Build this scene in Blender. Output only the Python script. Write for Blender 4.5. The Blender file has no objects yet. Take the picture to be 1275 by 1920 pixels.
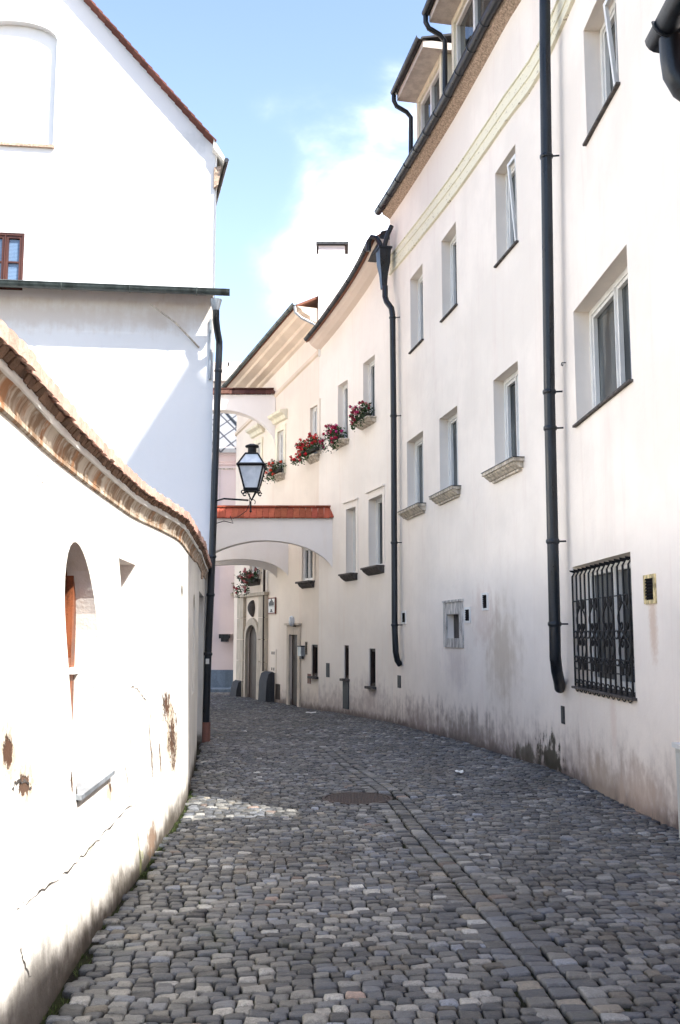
import bpy, math, random
import numpy as np
from mathutils import Vector
random.seed(7); RNG=np.random.default_rng(11)
PI=math.pi
scene=bpy.context.scene
# ---------------------------------------------------------------- camera model
F=1800.; TH=math.atan(230/1800.); CH=1.6
CT,ST=math.cos(TH),math.sin(TH)
def zg(Y): return -.02*min(max(Y-5,0),21)
def ray(px,py):
    a=(px-637.5)/F; b=(960-py)/F; k=CT-b*ST
    return a/k,(ST+b*CT)/k
def G(px,py):
    rx,rz=ray(px,py); Y=-CH/rz
    for i in range(60): Y=(zg(Y)-CH)/rz
    return (rx*Y,Y,zg(Y))
def atY(px,py,Y):
    rx,rz=ray(px,py); return (rx*Y,Y,CH+rz*Y)
# ---------------------------------------------------------------- materials
class NT:
    def __init__(s,name,rough=.8,spec=.3):
        s.m=bpy.data.materials.new(name); s.m.use_nodes=True; s.t=s.m.node_tree
        s.b=s.t.nodes['Principled BSDF']; s.b.inputs['Roughness'].default_value=rough
        s.b.inputs['Specular IOR Level'].default_value=spec
    def n(s,ty,**k):
        x=s.t.nodes.new(ty)
        for a,b in k.items(): setattr(x,a,b)
        return x
    def put(s,inp,v):
        if hasattr(v,'is_output') or isinstance(v,bpy.types.NodeSocket): s.t.links.new(v,inp)
        else: inp.default_value=v if not (isinstance(v,(tuple,list)) and len(v)==3 and len(inp.default_value)==4) else (*v,1)
    def math(s,op,a,b=0.,c=0.,clamp=False):
        x=s.n('ShaderNodeMath',operation=op,use_clamp=clamp); s.put(x.inputs[0],a); s.put(x.inputs[1],b)
        if op in('MULTIPLY_ADD','SMOOTH_MIN'): s.put(x.inputs[2],c)
        return x.outputs[0]
    def vm(s,op,a,b=(0,0,0)):
        x=s.n('ShaderNodeVectorMath',operation=op); s.put(x.inputs[0],a); s.put(x.inputs[1],b)
        return x.outputs['Value'] if op in('LENGTH','DOT_PRODUCT') else x.outputs[0]
    def pos(s): 
        return s.n('ShaderNodeNewGeometry').outputs['Position']
    def xyz(s,v):
        x=s.n('ShaderNodeSeparateXYZ'); s.put(x.inputs[0],v); return x.outputs
    def noise(s,v,sc,det=4.,ro=.55,col=False):
        x=s.n('ShaderNodeTexNoise'); s.put(x.inputs['Vector'],v); x.inputs['Scale'].default_value=sc
        x.inputs['Detail'].default_value=det; x.inputs['Roughness'].default_value=ro
        return x.outputs['Color' if col else 'Fac']
    def mr(s,v,a,b,c=0.,d=1.,smooth=True):
        x=s.n('ShaderNodeMapRange',interpolation_type='SMOOTHSTEP' if smooth else 'LINEAR')
        s.put(x.inputs[0],v)
        for i,q in enumerate((a,b,c,d)): x.inputs[i+1].default_value=q
        return x.outputs[0]
    def mix(s,f,a,b,mode='MIX'):
        x=s.n('ShaderNodeMix',data_type='RGBA',blend_type=mode); s.put(x.inputs[0],f)
        s.put(x.inputs[6],a); s.put(x.inputs[7],b); return x.outputs[2]
    def attr(s,name):
        return s.n('ShaderNodeAttribute',attribute_name=name).outputs['Color']
    def bump(s,h,st=.3,dist=.01):
        x=s.n('ShaderNodeBump'); x.inputs['Strength'].default_value=st; x.inputs['Distance'].default_value=dist
        s.put(x.inputs['Height'],h); s.t.links.new(x.outputs[0],s.b.inputs['Normal'])
    def col(s,c): s.put(s.b.inputs['Base Color'],c)
def simple(name,c,rough=.6,spec=.4,metal=0,var=.15,sc=6,bump=.15,streak=True):
    M=NT(name,rough,spec); M.b.inputs['Metallic'].default_value=metal
    p=M.pos()
    a=M.noise(M.vm('MULTIPLY',p,(1,1,.25 if streak else 1)),sc,5)
    b=M.noise(p,sc*8,3)
    k=M.math('ADD',M.math('MULTIPLY',a,.7),M.math('MULTIPLY',b,.3))
    c0=tuple(x*(1-var*1.6) for x in c); c1=tuple(min(1,x*(1+var*1.3)) for x in c)
    M.col(M.mix(M.mr(k,.35,.65),c0,c1)); M.put(M.b.inputs['Roughness'],M.mr(a,.3,.7,max(.05,rough-.1),min(1,rough+.1)))
    if bump: M.bump(b,bump,.006)
    return M.m
def plaster(name,c,dirt=(.3,.24,.2),dirt_h=.8,dirt_a=.7,spots=(),patch=.06,bumpd=.012,warm=None,streaks=.25):
    """weathered lime plaster: mottling, rain streaks, rising damp above the paving, and given stains"""
    M=NT(name,.92,.15); p=M.pos(); X,Y,Z=M.xyz(p)
    n1=M.noise(p,.7,5,.6); n2=M.noise(p,5,6,.6); n3=M.noise(p,45,3,.6)
    st=M.noise(M.vm('MULTIPLY',p,(3.2,3.2,.28)),1.6,6,.65)
    base=M.mix(M.mr(n1,.35,.68),tuple(x*(1-patch) for x in c),tuple(min(1,x*(1+patch*.5)) for x in c))
    w=warm or (c[0]*.92,c[1]*.84,c[2]*.76)
    base=M.mix(M.math('MULTIPLY',M.mr(st,.5,.78),streaks),base,w)
    base=M.mix(M.math('MULTIPLY',M.mr(n2,.62,.8),.18),base,tuple(x*.75 for x in c))
    # rising damp
    gz=M.math('MULTIPLY',M.math('MINIMUM',M.math('MAXIMUM',M.math('SUBTRACT',Y,5.),0.),21.),.02)
    h=M.math('ADD',Z,gz)
    hn=M.math('ADD',h,M.math('MULTIPLY',M.math('SUBTRACT',st,.5),dirt_h*1.1))
    hn=M.math('ADD',hn,M.math('MULTIPLY',M.math('SUBTRACT',n2,.5),dirt_h*1.3))
    d1=M.mr(hn,dirt_h*.05,dirt_h*1.15,1.,0.); 
    base=M.mix(M.math('MULTIPLY',M.math('POWER',d1,1.5),dirt_a*.85),base,dirt)
    d2=M.mr(M.math('ADD',h,M.math('MULTIPLY',M.math('SUBTRACT',n2,.5),.35)),.0,.2,1.,0.)
    base=M.mix(M.math('MULTIPLY',d2,dirt_a),base,tuple(x*.38 for x in dirt))
    nf=M.noise(p,24,4,.62) if spots else None; chips=None
    for (ct,r,sc_,amt,edge,k) in spots:
        v=M.vm('DIVIDE',M.vm('SUBTRACT',p,ct),r); L=M.vm('LENGTH',v)
        q=M.math('ADD',L,M.math('MULTIPLY',M.math('SUBTRACT',M.math('ADD',M.math('MULTIPLY',n2,.5 if r[1]>.28 else .35),M.math('MULTIPLY',st if r[1]>.28 else nf,.5 if r[1]>.28 else .65)),.5),k*2.6))
        mk=M.mr(q,1-edge,1+edge*.4,1.,0.); base=M.mix(M.math('MULTIPLY',mk,amt),base,sc_)
        if edge<=.35: chips=mk if chips is None else M.math('MAXIMUM',chips,mk)
    M.col(base)
    hgt=M.math('ADD',M.math('MULTIPLY',n2,.7),M.math('MULTIPLY',n3,.22)); hgt=M.math('ADD',hgt,M.math('MULTIPLY',M.noise(p,1.6,3,.5),1.6))
    if chips is not None: hgt=M.math('SUBTRACT',hgt,M.math('MULTIPLY',chips,1.3))
    M.bump(hgt,.6,bumpd)
    return M.m
def vcol(name,rough=.8,spec=.3,bump=.3,var=.35,sc=30,dist=.004):
    M=NT(name,rough,spec); p=M.pos(); a=M.attr('col'); n=M.noise(p,sc,4,.65); n2=M.noise(p,sc*6,2,.7)
    f=M.math('ADD',M.math('MULTIPLY',M.math('SUBTRACT',n,.5),var*2.6),1.)
    f=M.math('ADD',f,M.math('MULTIPLY',M.math('SUBTRACT',n2,.5),var*1.6))
    x=M.n('ShaderNodeVectorMath',operation='SCALE'); M.put(x.inputs[0],a); M.put(x.inputs['Scale'],f)
    M.col(x.outputs[0])
    if bump: M.bump(M.math('ADD',n,M.math('MULTIPLY',n2,.35)),bump,dist)
    return M
# ---------------------------------------------------------------- mesh builder
class B:
    def __init__(s): s.v=[]; s.f=[]; s.c=[]; s.cur=(1,1,1)
    def V(s,p): s.v.append(tuple(p)); s.c.append(s.cur); return len(s.v)-1
    def face(s,*ps): s.f.append([s.V(p) for p in ps])
    def hexa(s,a):  # 8 pts: bottom 4 ccw, top 4
        i=[s.V(p) for p in a]
        for q in((0,3,2,1),(4,5,6,7),(0,1,5,4),(1,2,6,5),(2,3,7,6),(3,0,4,7)): s.f.append([i[k] for k in q])
    def box(s,c,d,rot=0,tilt=None):
        x,y,z=[q/2 for q in d]; P=[(-x,-y,-z),(x,-y,-z),(x,y,-z),(-x,y,-z),(-x,-y,z),(x,-y,z),(x,y,z),(-x,y,z)]
        cr,sr=math.cos(rot),math.sin(rot); o=[]
        for p in P:
            v=Vector(p)
            if tilt: v.rotate(tilt)
            o.append((c[0]+v.x*cr-v.y*sr,c[1]+v.x*sr+v.y*cr,c[2]+v.z))
        s.hexa(o)
    def tube(s,pts,r,seg=8,cap=True,close=False):
        P=[Vector(p) for p in pts]; n=len(P); R=r if isinstance(r,(list,tuple)) else [r]*n
        rings=[]; up=None
        for i in range(n):
            a=P[i-1] if (i>0 or close) else P[i]; b=P[(i+1)%n] if (i<n-1 or close) else P[i]
            t=(b-a).normalized()
            if up is None: up=Vector((0,0,1)) if abs(t.z)<.9 else Vector((0,1,0))
            x=t.cross(up).normalized(); y=x.cross(t).normalized(); up=y
            rings.append([s.V(P[i]+(x*math.cos(2*PI*k/seg)+y*math.sin(2*PI*k/seg))*R[i]) for k in range(seg)])
        for i in range(n if close else n-1):
            A=rings[i];C=rings[(i+1)%n]
            for k in range(seg): s.f.append([A[k],A[(k+1)%seg],C[(k+1)%seg],C[k]])
        if cap and not close: s.f.append(rings[0][::-1]); s.f.append(rings[-1])
    def lathe(s,c,prof,seg=16,rot=0):
        rings=[[s.V((c[0]+r*math.cos(rot+2*PI*k/seg),c[1]+r*math.sin(rot+2*PI*k/seg),c[2]+z)) for k in range(seg)] for r,z in prof]
        for A,C in zip(rings,rings[1:]):
            for k in range(seg): s.f.append([A[k],A[(k+1)%seg],C[(k+1)%seg],C[k]])
        s.f.append(rings[0][::-1]); s.f.append(rings[-1])
ORG={}
def thing(name,label,cat,loc=(0,0,0),group=None):
    o=bpy.data.objects.new(name,None); scene.collection.objects.link(o); o.location=loc; o.empty_display_size=.3
    o['label']=label; o['category']=cat
    if group: o['group']=group
    ORG[o]=Vector(loc); return o
def obj(name,b,mat,parent=None,label=None,cat=None,group=None,kind=None,smooth=False,sharp=40):
    me=bpy.data.meshes.new(name); org=Vector((0,0,0))
    if parent is not None: org=ORG[parent]
    elif kind!='structure' and b.v:
        A=np.array(b.v); org=Vector((float(A[:,0].mean()),float(A[:,1].mean()),float(A[:,2].min())))
    me.from_pydata([(x-org.x,y-org.y,z-org.z) for x,y,z in b.v],[],b.f)
    if any(c!=(1,1,1) for c in b.c):
        at=me.color_attributes.new('col','FLOAT_COLOR','POINT')
        at.data.foreach_set('color',np.array([(*c,1) for c in b.c],dtype=np.float32).ravel())
    me.materials.append(mat); me.validate(); me.update()
    o=bpy.data.objects.new(name,me); scene.collection.objects.link(o); ORG[o]=org
    if parent is not None: o.parent=parent
    else: o.location=org
    if smooth:
        me.shade_smooth()
        try: me.set_sharp_from_angle(angle=math.radians(sharp))
        except Exception: pass
    if label: o['label']=label
    if cat: o['category']=cat
    if group: o['group']=group
    if kind: o['kind']=kind
    return o
def empty_mesh_root(): pass
# ---------------------------------------------------------------- plan curves (walls follow these on the ground)
class Plan:
    def __init__(s,pts,side,smooth=True):
        P=[Vector(p) for p in pts]; out=[]
        if smooth:
            Q=[P[0]*2-P[1]]+P+[P[-1]*2-P[-2]]
            for i in range(1,len(Q)-2):
                for k in range(12):
                    t=k/12; a,b,c,d=Q[i-1:i+3]
                    out.append(.5*((2*b)+(c-a)*t+(2*a-5*b+4*c-d)*t*t+(3*b-a-3*c+d)*t**3))
            out.append(P[-1])
        else: out=P
        s.p=out; s.L=[0]
        for a,b in zip(out,out[1:]): s.L.append(s.L[-1]+(b-a).length)
        s.side=side; s.len=s.L[-1]
    def c(s,u):
        L=s.L;p=s.p
        if u<=0: t=(p[1]-p[0]).normalized(); return p[0]+t*u
        if u>=s.len: t=(p[-1]-p[-2]).normalized(); return p[-1]+t*(u-s.len)
        i=np.searchsorted(L,u)-1; i=max(0,i); f=(u-L[i])/(L[i+1]-L[i]); return p[i].lerp(p[i+1],f)
    def t(s,u):
        return (s.c(u+.15)-s.c(u-.15)).normalized()
    def P(s,u,z,d=0):   # d>0: into the wall
        c=s.c(u);t=s.t(u); n=Vector((t.y,-t.x))*s.side
        return (c.x+n.x*d,c.y+n.y*d,z)
    def hit(s,px,py,d=0):
        rx,rz=ray(px,py); best=None
        us=np.linspace(-3,s.len+3,700); pv=None
        for u in us:
            q=s.P(u,0,d); g=q[0]-rx*q[1]
            if pv is not None and (g>0)!=(pv[1]>0) and q[1]>1:
                u0,g0=pv; uu=u0+(u-u0)*(-g0)/(g-g0); q=s.P(uu,0,d); return uu,CH+rz*q[1]
            pv=(u,g)
        raise ValueError(('nohit',px,py))
    def loc(s,u): 
        q=s.P(u,0,0); return (q[0],q[1],zg(q[1]))
def strip(b,pl,u0,u1,prof,step=.4,closed=True,cap=True):
    """sweep profile [(d,z or f(u))...] along the plan"""
    n=max(1,int(abs(u1-u0)/step)); rings=[]
    for i in range(n+1):
        u=u0+(u1-u0)*i/n
        rings.append([b.V(pl.P(u,(z(u) if callable(z) else z),d)) for d,z in prof])
    m=len(prof)
    for A,C in zip(rings,rings[1:]):
        for k in range(m if closed else m-1): b.f.append([A[k],A[(k+1)%m],C[(k+1)%m],C[k]])
    if closed and cap: b.f.append(rings[0][::-1]); b.f.append(rings[-1])
def ubox(b,pl,u0,u1,z0,z1,d0,d1,step=9):
    f=lambda z,o:(lambda u:z(u)+o) if callable(z) else z+o
    strip(b,pl,u0,u1,[(d0,f(z0,0)),(d1,f(z0,0)),(d1,f(z1,0)),(d0,f(z1,0))],step)
def lin(pl,a,b,d=0):
    u0,z0=pl.hit(*a,d); u1,z1=pl.hit(*b,d); return lambda u:z0+(z1-z0)*(u-u0)/(u1-u0)
def wallmesh(b,pl,u0,u1,zb,zt,holes,step=.5,back=None,P=None):
    """holes: dict(u0,u1,z0,z1,d,arch)"""
    P=P or pl.P; zf=zt if callable(zt) else (lambda u:zt)
    us=set(np.round(np.linspace(u0,u1,max(2,int((u1-u0)/step)+1)),4)); zs={zb}
    for h in holes: us|={round(h['u0'],4),round(h['u1'],4)}; zs|={round(h['z0'],4),round(h['z1'],4)}
    us=sorted(us); zs=sorted(zs); 
    idx={}
    def vv(u,z,k):
        if (u,k) not in idx: idx[(u,k)]=b.V(P(u,min(z,zf(u)),0))
        return idx[(u,k)]
    lev=zs+[None]
    for a,c in zip(us,us[1:]):
        if c-a<1e-5: continue
        for k in range(len(lev)-1):
            z0=lev[k]; z1=lev[k+1]; um=(a+c)/2; zm=(z0+(z1 if z1 is not None else zf(um)))/2
            if any(h['u0']<um<h['u1'] and h['z0']<zm<h['z1'] for h in holes): continue
            b.f.append([vv(a,z0,k),vv(c,z0,k),vv(c,z1 if z1 is not None else zf(c),k+1),vv(a,z1 if z1 is not None else zf(a),k+1)])
    for h in holes:
        a,c,z0,z1,d=h['u0'],h['u1'],h['z0'],h['z1'],h['d']; P2=h.get('back') or (lambda u,z:P(u,z,d))
        if h.get('arch'):
            r=h['arch']; n=14; um=(a+c)/2; hw=(c-a)/2
            A=[(um-hw*math.cos(PI*i/n),z1-r+r*math.sin(PI*i/n)) for i in range(n+1)]
            b.face(*[P(a,z1,0)]+[P(u,z,0) for u,z in A[:n//2+1]]); b.face(*[P(u,z,0) for u,z in A[n//2:]]+[P(c,z1,0)])
            loop=[(a,z0)]+A+[(c,z0)]
        else: loop=[(a,z0),(a,z1),(c,z1),(c,z0)]
        m=len(loop)
        for i in range(m):
            p,q=loop[i],loop[(i+1)%m]
            b.face(P(*p,0),P(*q,0),P2(*q),P2(*p))
        if h.get('fill'): b.face(*[P2(*q) for q in loop])
    if back:
        n=6; U=[u0+(u1-u0)*i/n for i in range(n+1)]
        for a,c in zip(U,U[1:]): b.face(P(a,zb,back),P(c,zb,back),P(c,zf(c),back),P(a,zf(a),back))
        for u in(u0,u1): b.face(P(u,zb,0),P(u,zb,back),P(u,zf(u),back),P(u,zf(u),0))
def hole(pl,TL,TR,BL,BR,d=.24,**k):
    a=[pl.hit(*q) for q in(TL,TR,BL,BR)]
    ul=(a[0][0]+a[2][0])/2; ur=(a[1][0]+a[3][0])/2
    return dict(u0=min(ul,ur),u1=max(ul,ur),z1=(a[0][1]+a[1][1])/2,z0=(a[2][1]+a[3][1])/2,d=d,**k)
# ---------------------------------------------------------------- shared materials
M_white=simple('white_paint',(.74,.73,.70),.4,.4,var=.05,sc=20,bump=.05)
M_metal=simple('dark_zinc',(.010,.014,.020),.36,.4,metal=0,var=.35,sc=9,bump=.1)
M_metal2=simple('green_gutter_metal',(.06,.075,.07),.4,.5,var=.3,sc=9)
M_grey=simple('grey_zinc',(.3,.33,.36),.42,.5,metal=.3,var=.2,sc=12)
M_iron=simple('black_iron',(.007,.007,.008),.55,.3,var=.2,sc=20,bump=.2)
M_stone=simple('weathered_stone',(.50,.44,.36),.9,.2,var=.28,sc=14,bump=.6)
M_stoned=simple('dark_stone_sill',(.09,.08,.075),.85,.2,var=.3,sc=14,bump=.6)
M_rough=simple('rough_lichen_soffit',(.44,.33,.25),.95,.1,var=.3,sc=30,bump=.6,streak=False)
M_cream=simple('cream_moulding',(.78,.73,.58),.9,.1,var=.08,sc=8)
M_reveal=simple('reveal_plaster',(.64,.60,.58),.92,.1,var=.1,sc=5,bump=.3)
M_wood=simple('orange_brown_wood',(.20,.065,.026),.5,.4,var=.35,sc=18)
M_dwood=simple('dark_door_wood',(.035,.022,.018),.55,.3,var=.4,sc=18)
M_bwood=simple('red_brown_window_frame',(.16,.05,.035),.5,.3,var=.2,sc=18)
M_black=simple('dark_opening',(.012,.011,.011),.9,.1,var=.2)
M_cab=simple('light_grey_cabinet_paint',(.52,.53,.50),.45,.4,var=.06,sc=6)
M_conc=simple('dark_guard_stone',(.045,.048,.055),.8,.3,var=.25,sc=9,bump=.6)
M_manhole=simple('rusty_cast_iron',(.05,.036,.032),.6,.4,var=.4,sc=30,bump=.5)
M_slate=simple('dark_slate',(.035,.04,.045),.6,.4,var=.3,sc=12,bump=.5)
M_paper=simple('white_paper',(.75,.75,.72),.8,.1,var=.05)
M_glass=NT('window_glass',.04,.35); 
_g=M_glass; _p=_g.pos(); _g.col(_g.mix(_g.mr(_g.noise(_g.vm('MULTIPLY',_p,(3,3,.5)),1.5,2),.4,.6),(.008,.011,.012),(.075,.085,.085))); _g.bump(_g.noise(_p,1.8,1),.05,.02); M_glass=_g.m
M_milk=NT('frosted_lamp_glass',.25,.4); _g=M_milk; _g.col(_g.mix(_g.mr(_g.noise(_g.pos(),7,3),.3,.7),(.50,.54,.58),(.66,.69,.72))); M_milk=_g.m
M_tiles=vcol('red_clay_tile',.85,.2,.5,.3,14,.01).m
M_pinktile=vcol('pale_clay_coping',.9,.15,.7,.4,22,.012).m
M_leaf=vcol('geranium_leaf',.6,.3,0,.3,40).m
M_petal=vcol('petal',.6,.2,0,.15,40).m
M_pink=vcol('sunbleached_coat',.9,.1,.3,.1,20).m
def s(p,r,c,a,e=.5,k=.9): return (p,r,c,a,e,k)
# ================================================================ RIGHT STREET WALL PLAN
W=Plan([(2.99,6.5),(2.92,8.57),(2.88,9.83),(2.81,12.54),(2.59,13.89),(2.39,15.16),(2.03,17.29),(1.3,20.88),(.78,22.93),(.03,24.97),(-.62,26.47),(-1.05,27.4),(-1.97,29.4),(-2.80,31.2),(-3.62,32.96)],1)
def uY(Y):
    lo,hi=0,W.len
    for i in range(40):
        m=(lo+hi)/2
        if W.c(m).y<Y: lo=m
        else: hi=m
    return lo
uA=uY(6.62); uB=W.hit(734,900)[0]; uC=W.hit(598,1000)[0]; uD=W.len
uP=W.hit(1040,1000)[0]
# --- generic window in a hole
def window(pl,h,parent,mull=1,trans=0,fm=M_white,fw=.07,sill=None,smat=M_stoned,label=None,pane=M_glass,name='window',P=None,open_=False):
    a,c,z0,z1,d=h['u0'],h['u1'],h['z0'],h['z1'],h['d']
    b=B(); d0=d-.07; d1=d-.002
    ubox(b,pl,a,a+fw,z0,z1,d0,d1); ubox(b,pl,c-fw,c,z0,z1,d0,d1)
    ubox(b,pl,a+fw,c-fw,z1-fw,z1,d0+.003,d1); ubox(b,pl,a+fw,c-fw,z0,z0+fw,d0+.003,d1)
    w=(c-a-2*fw)
    def sash(x0,x1):
        e=.045
        ubox(b,pl,x0,x0+e,z0+fw,z1-fw,d0+.02,d1+.002); ubox(b,pl,x1-e,x1,z0+fw,z1-fw,d0+.02,d1+.002)
        ubox(b,pl,x0+e,x1-e,z0+fw,z0+fw+e,d0+.022,d1+.002); ubox(b,pl,x0+e,x1-e,z1-fw-e,z1-fw,d0+.022,d1+.002)
        for k in range(trans):
            zz=z0+fw+(z1-z0-2*fw)*(k+1)/(trans+1); ubox(b,pl,x0+e,x1-e,zz-.015,zz+.015,d0+.024,d1+.002)
    n=mull+1
    for k in range(n):
        x0=a+fw+w*k/n+(.012 if k else 0); x1=a+fw+w*(k+1)/n-(.012 if k<n-1 else 0)
        sash(x0,x1)
        if k<n-1: ubox(b,pl,x1+.002,x1+.022,z0+fw,z1-fw,d0-.006,d1)
    o=obj(name,b,fm,parent,label=label)
    g=B(); ubox(g,pl,a,c,z0,z1,d+.004,d+.02,.4); obj('pane',g,pane,o)
    if sill:
        q=B(); ex,th,out=sill; 
        ubox(q,pl,a-ex,c+ex,z0-th,z0+.004,-out,0.02); ubox(q,pl,a+.004,c-.004,z0-.01,z0+.012,.02,d0-.002)
        obj('sill',q,smat,o)
    return o
# ================================================================ RIGHT HOUSE (R1+R2)
pk=(.865,.785,.70)
HR=thing('town_house','tall pink plastered town house on the right, with dormers and a barred window','house',W.loc(uP))
r2=[hole(W,(770,520),(793,495),(769,660),(793,640)),hole(W,(829,447),(856,417),(828,603),(856,573)),hole(W,(931,320),(969,268),(929,500),(968,458)),
    hole(W,(764,825),(794,810),(763,960),(794,948)),hole(W,(824,783),(858,762),(825,930),(859,917)),hole(W,(926,710),(972,678),(927,885),(974,866))]
r1=[hole(W,(1100,30),(1157,-70),(1094,268),(1157,180),d=.26),hole(W,(1079,570),(1180,463),(1077,797),(1180,722),d=.26),hole(W,(1076,1060),(1184,1037),(1077,1287),(1190,1308),d=.24)]
niche=hole(W,(839,1152),(863,1151),(839,1197),(863,1197),d=.16,fill=True)
ez0=lin(W,(732,402),(971,0))
eave=lambda u: ez0(u)
def spotW(px,py,ru,rz_,c,a,e=.5,k=.9):
    u,z=W.hit(px,py); q=W.P(u,z,0); return s(q,(.6+ru,ru,rz_),c,a,e,k)
spR=[spotW(940,1225,.85,.8,(.46,.37,.27),.62,.95,1.1),spotW(905,1160,.6,.5,(.66,.52,.44),.5,.8,1.6),
     spotW(1036,1425,.42,.30,(.05,.045,.03),.9,.3,2.2),spotW(880,1370,1.6,.3,(.22,.18,.15),.6,.9,1.6),spotW(790,1345,1.2,.4,(.28,.22,.20),.5,.9,1.5),spotW(985,1415,.5,.16,(.08,.07,.05),.8,.4,1.3),
     spotW(855,1245,.7,.45,(.55,.47,.44),.5,.9,1.2),spotW(1225,1175,.12,.35,(.55,.36,.24),.55,.7,.6),
     spotW(1150,1350,.12,.35,(.66,.5,.42),.4,.7,.6),spotW(1130,1465,.9,.3,(.45,.36,.28),.6,.8,1.5),
     spotW(1200,1490,.6,.3,(.55,.42,.33),.6,.8,1.5)]
M_pk=plaster('pink_lime_plaster',pk,(.27,.21,.19),.72,.85,spR,.07,.012,warm=(.72,.58,.52),streaks=.3)
b=B(); wallmesh(b,W,uA,uB,-1.2,eave,r2+r1+[niche],back=9)
wall=obj('wall',b,M_pk,HR,smooth=True,sharp=25)
for i,h in enumerate(r2+r1):
    up=i in(0,1,2,6)
    mull=0 if i<6 and i in(0,1,3) else 1
    o=window(W,h,HR,mull=1,trans=0,sill=(.04,.022,.045) if (i in(0,1,2,6,7,8)) else None,smat=M_stoned)
    if i in(3,4,5):     # moulded stone sill brackets
        q=B(); a,c,z=h['u0'],h['u1'],h['z0']
        ubox(q,W,a-.16,c+.16,z-.04,z+.008,-.17,.1)
        strip(q,W,a-.12,c+.12,[(-.145,z-.042),(-.13,z-.07),(-.09,z-.095),(-.06,z-.125),(0.01,z-.13),(0.01,z-.042)],9)
        ubox(q,W,a-.07,c+.02,z-.165,z-.132,-.045,0.01)
        obj('sill',q,M_stone,o)
        q=B(); ubox(q,W,a-.17,c+.17,z+.0085,z+.022,-.18,.1); obj('sill_flashing',q,M_metal,o)
# half-open tilted sash seen in the two upper windows nearest
for h in(r2[2],r1[0]):
    q=B(); a,c,z0,z1,d=h['u0'],h['u1'],h['z0'],h['z1'],h['d']; 
    def tz(u,z): return d-.1-.12*(z-z0)/(z1-z0)
    m=(a+c)/2
    for (x0,x1) in((a+.08,m-.02),):
        for(p0,p1,q0,q1) in((x0,x0+.05,z0+.08,z1-.1),(x1-.05,x1,z0+.08,z1-.1),(x0,x1,z0+.08,z0+.13),(x0,x1,z1-.15,z1-.1)):
            q.hexa([W.P(p0,q0,tz(0,q0)),W.P(p1,q0,tz(0,q0)),W.P(p1,q0,tz(0,q0)+.04),W.P(p0,q0,tz(0,q0)+.04),W.P(p0,q1,tz(0,q1)),W.P(p1,q1,tz(0,q1)),W.P(p1,q1,tz(0,q1)+.04),W.P(p0,q1,tz(0,q1)+.04)])
    obj('tilted_sash',q,M_white,HR)
# roof
RISE=4.6
def roof(parent,u0,u1,ez,over,D1,h1,D2,h2,mat,drop=.0,name='roof'):
    q=B(); z=lambda o:(lambda u:ez(u)+o)
    q.cur=(.20,.09,.06)
    zz=lambda h,o:(lambda u:ez(u)+(h(u) if callable(h) else h)+o)
    strip(q,W,u0,u1,[(-over,z(.0)),(D1,zz(h1,0)),(D2,zz(h2,0)),(D2,zz(h2,-.12)),(D1+.05,zz(h1,-.12)),(-over,z(-.06))],.3)
    obj(name,q,mat,parent)
roof(HR,uA+.02,uB-.02,lambda u:eave(u)+.12,.24,3.3,lambda u:float(np.interp(u,[0,uY(9.1),uY(9.7),uY(10.4),uB],[10.0,10.0,8.0,6.2,5.2])),9.2,3.2,M_tiles)  # unseen ridge invented this tall, then cut, to throw shade on the white house
q=B(); z=lambda o:(lambda u:eave(u)+o)
strip(q,W,uA,uB+.0,[(-.0,z(-.10)),(-.07,z(-.05)),(-.16,z(.0)),(-.19,z(.075)),(.05,z(.1)),(.05,z(-.10))],.3); obj('cornice',q,M_rough,HR)
def gutter(pl,parent,u0,u1,ez,d,r=.075,mat=M_metal,br=.9,name='gutter'):
    q=B(); prof=[(d-r*math.cos(PI*k/8)*-1,None) for k in range(9)]
    n=max(1,int(abs(u1-u0)/.4)); prof=[(d+r*math.cos(PI+PI*k/8),-r*math.sin(PI*k/8)) for k in range(9)]
    prof+= [(x*1.0+(d-x)*.08,zz*.92+.004) for x,zz in prof[::-1]]
    strip(q,pl,u0,u1,[(x,(lambda zz:(lambda u:ez(u)+zz))(zz)) for x,zz in prof],.4)
    q.tube([pl.P(u0+(u1-u0)*k/12,ez(u0+(u1-u0)*k/12)+.006,d-r) for k in range(13)],.012,6)
    g=obj(name,q,mat,parent,smooth=True)
    if br:
        n=int(abs(u1-u0)/br)
        for k in range(n+1):
            q=B(); u=u0+(u1-u0)*(k+.5)/(n+1); e=ez(u)
            q.tube([pl.P(u,e+.01+(-(r+.008)*math.sin(PI*j/6)),d+(r+.008)*math.cos(PI+PI*j/6)) for j in range(7)]+[pl.P(u,e+.03,d+r+.02),pl.P(u,e+.035,d-r*.3)],.015,5)
            obj('bracket',q,mat,g)
    return g
gutter(W,HR,uA,uB+.12,lambda u:eave(u)+.11,-.25,.085,br=.75)
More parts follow.
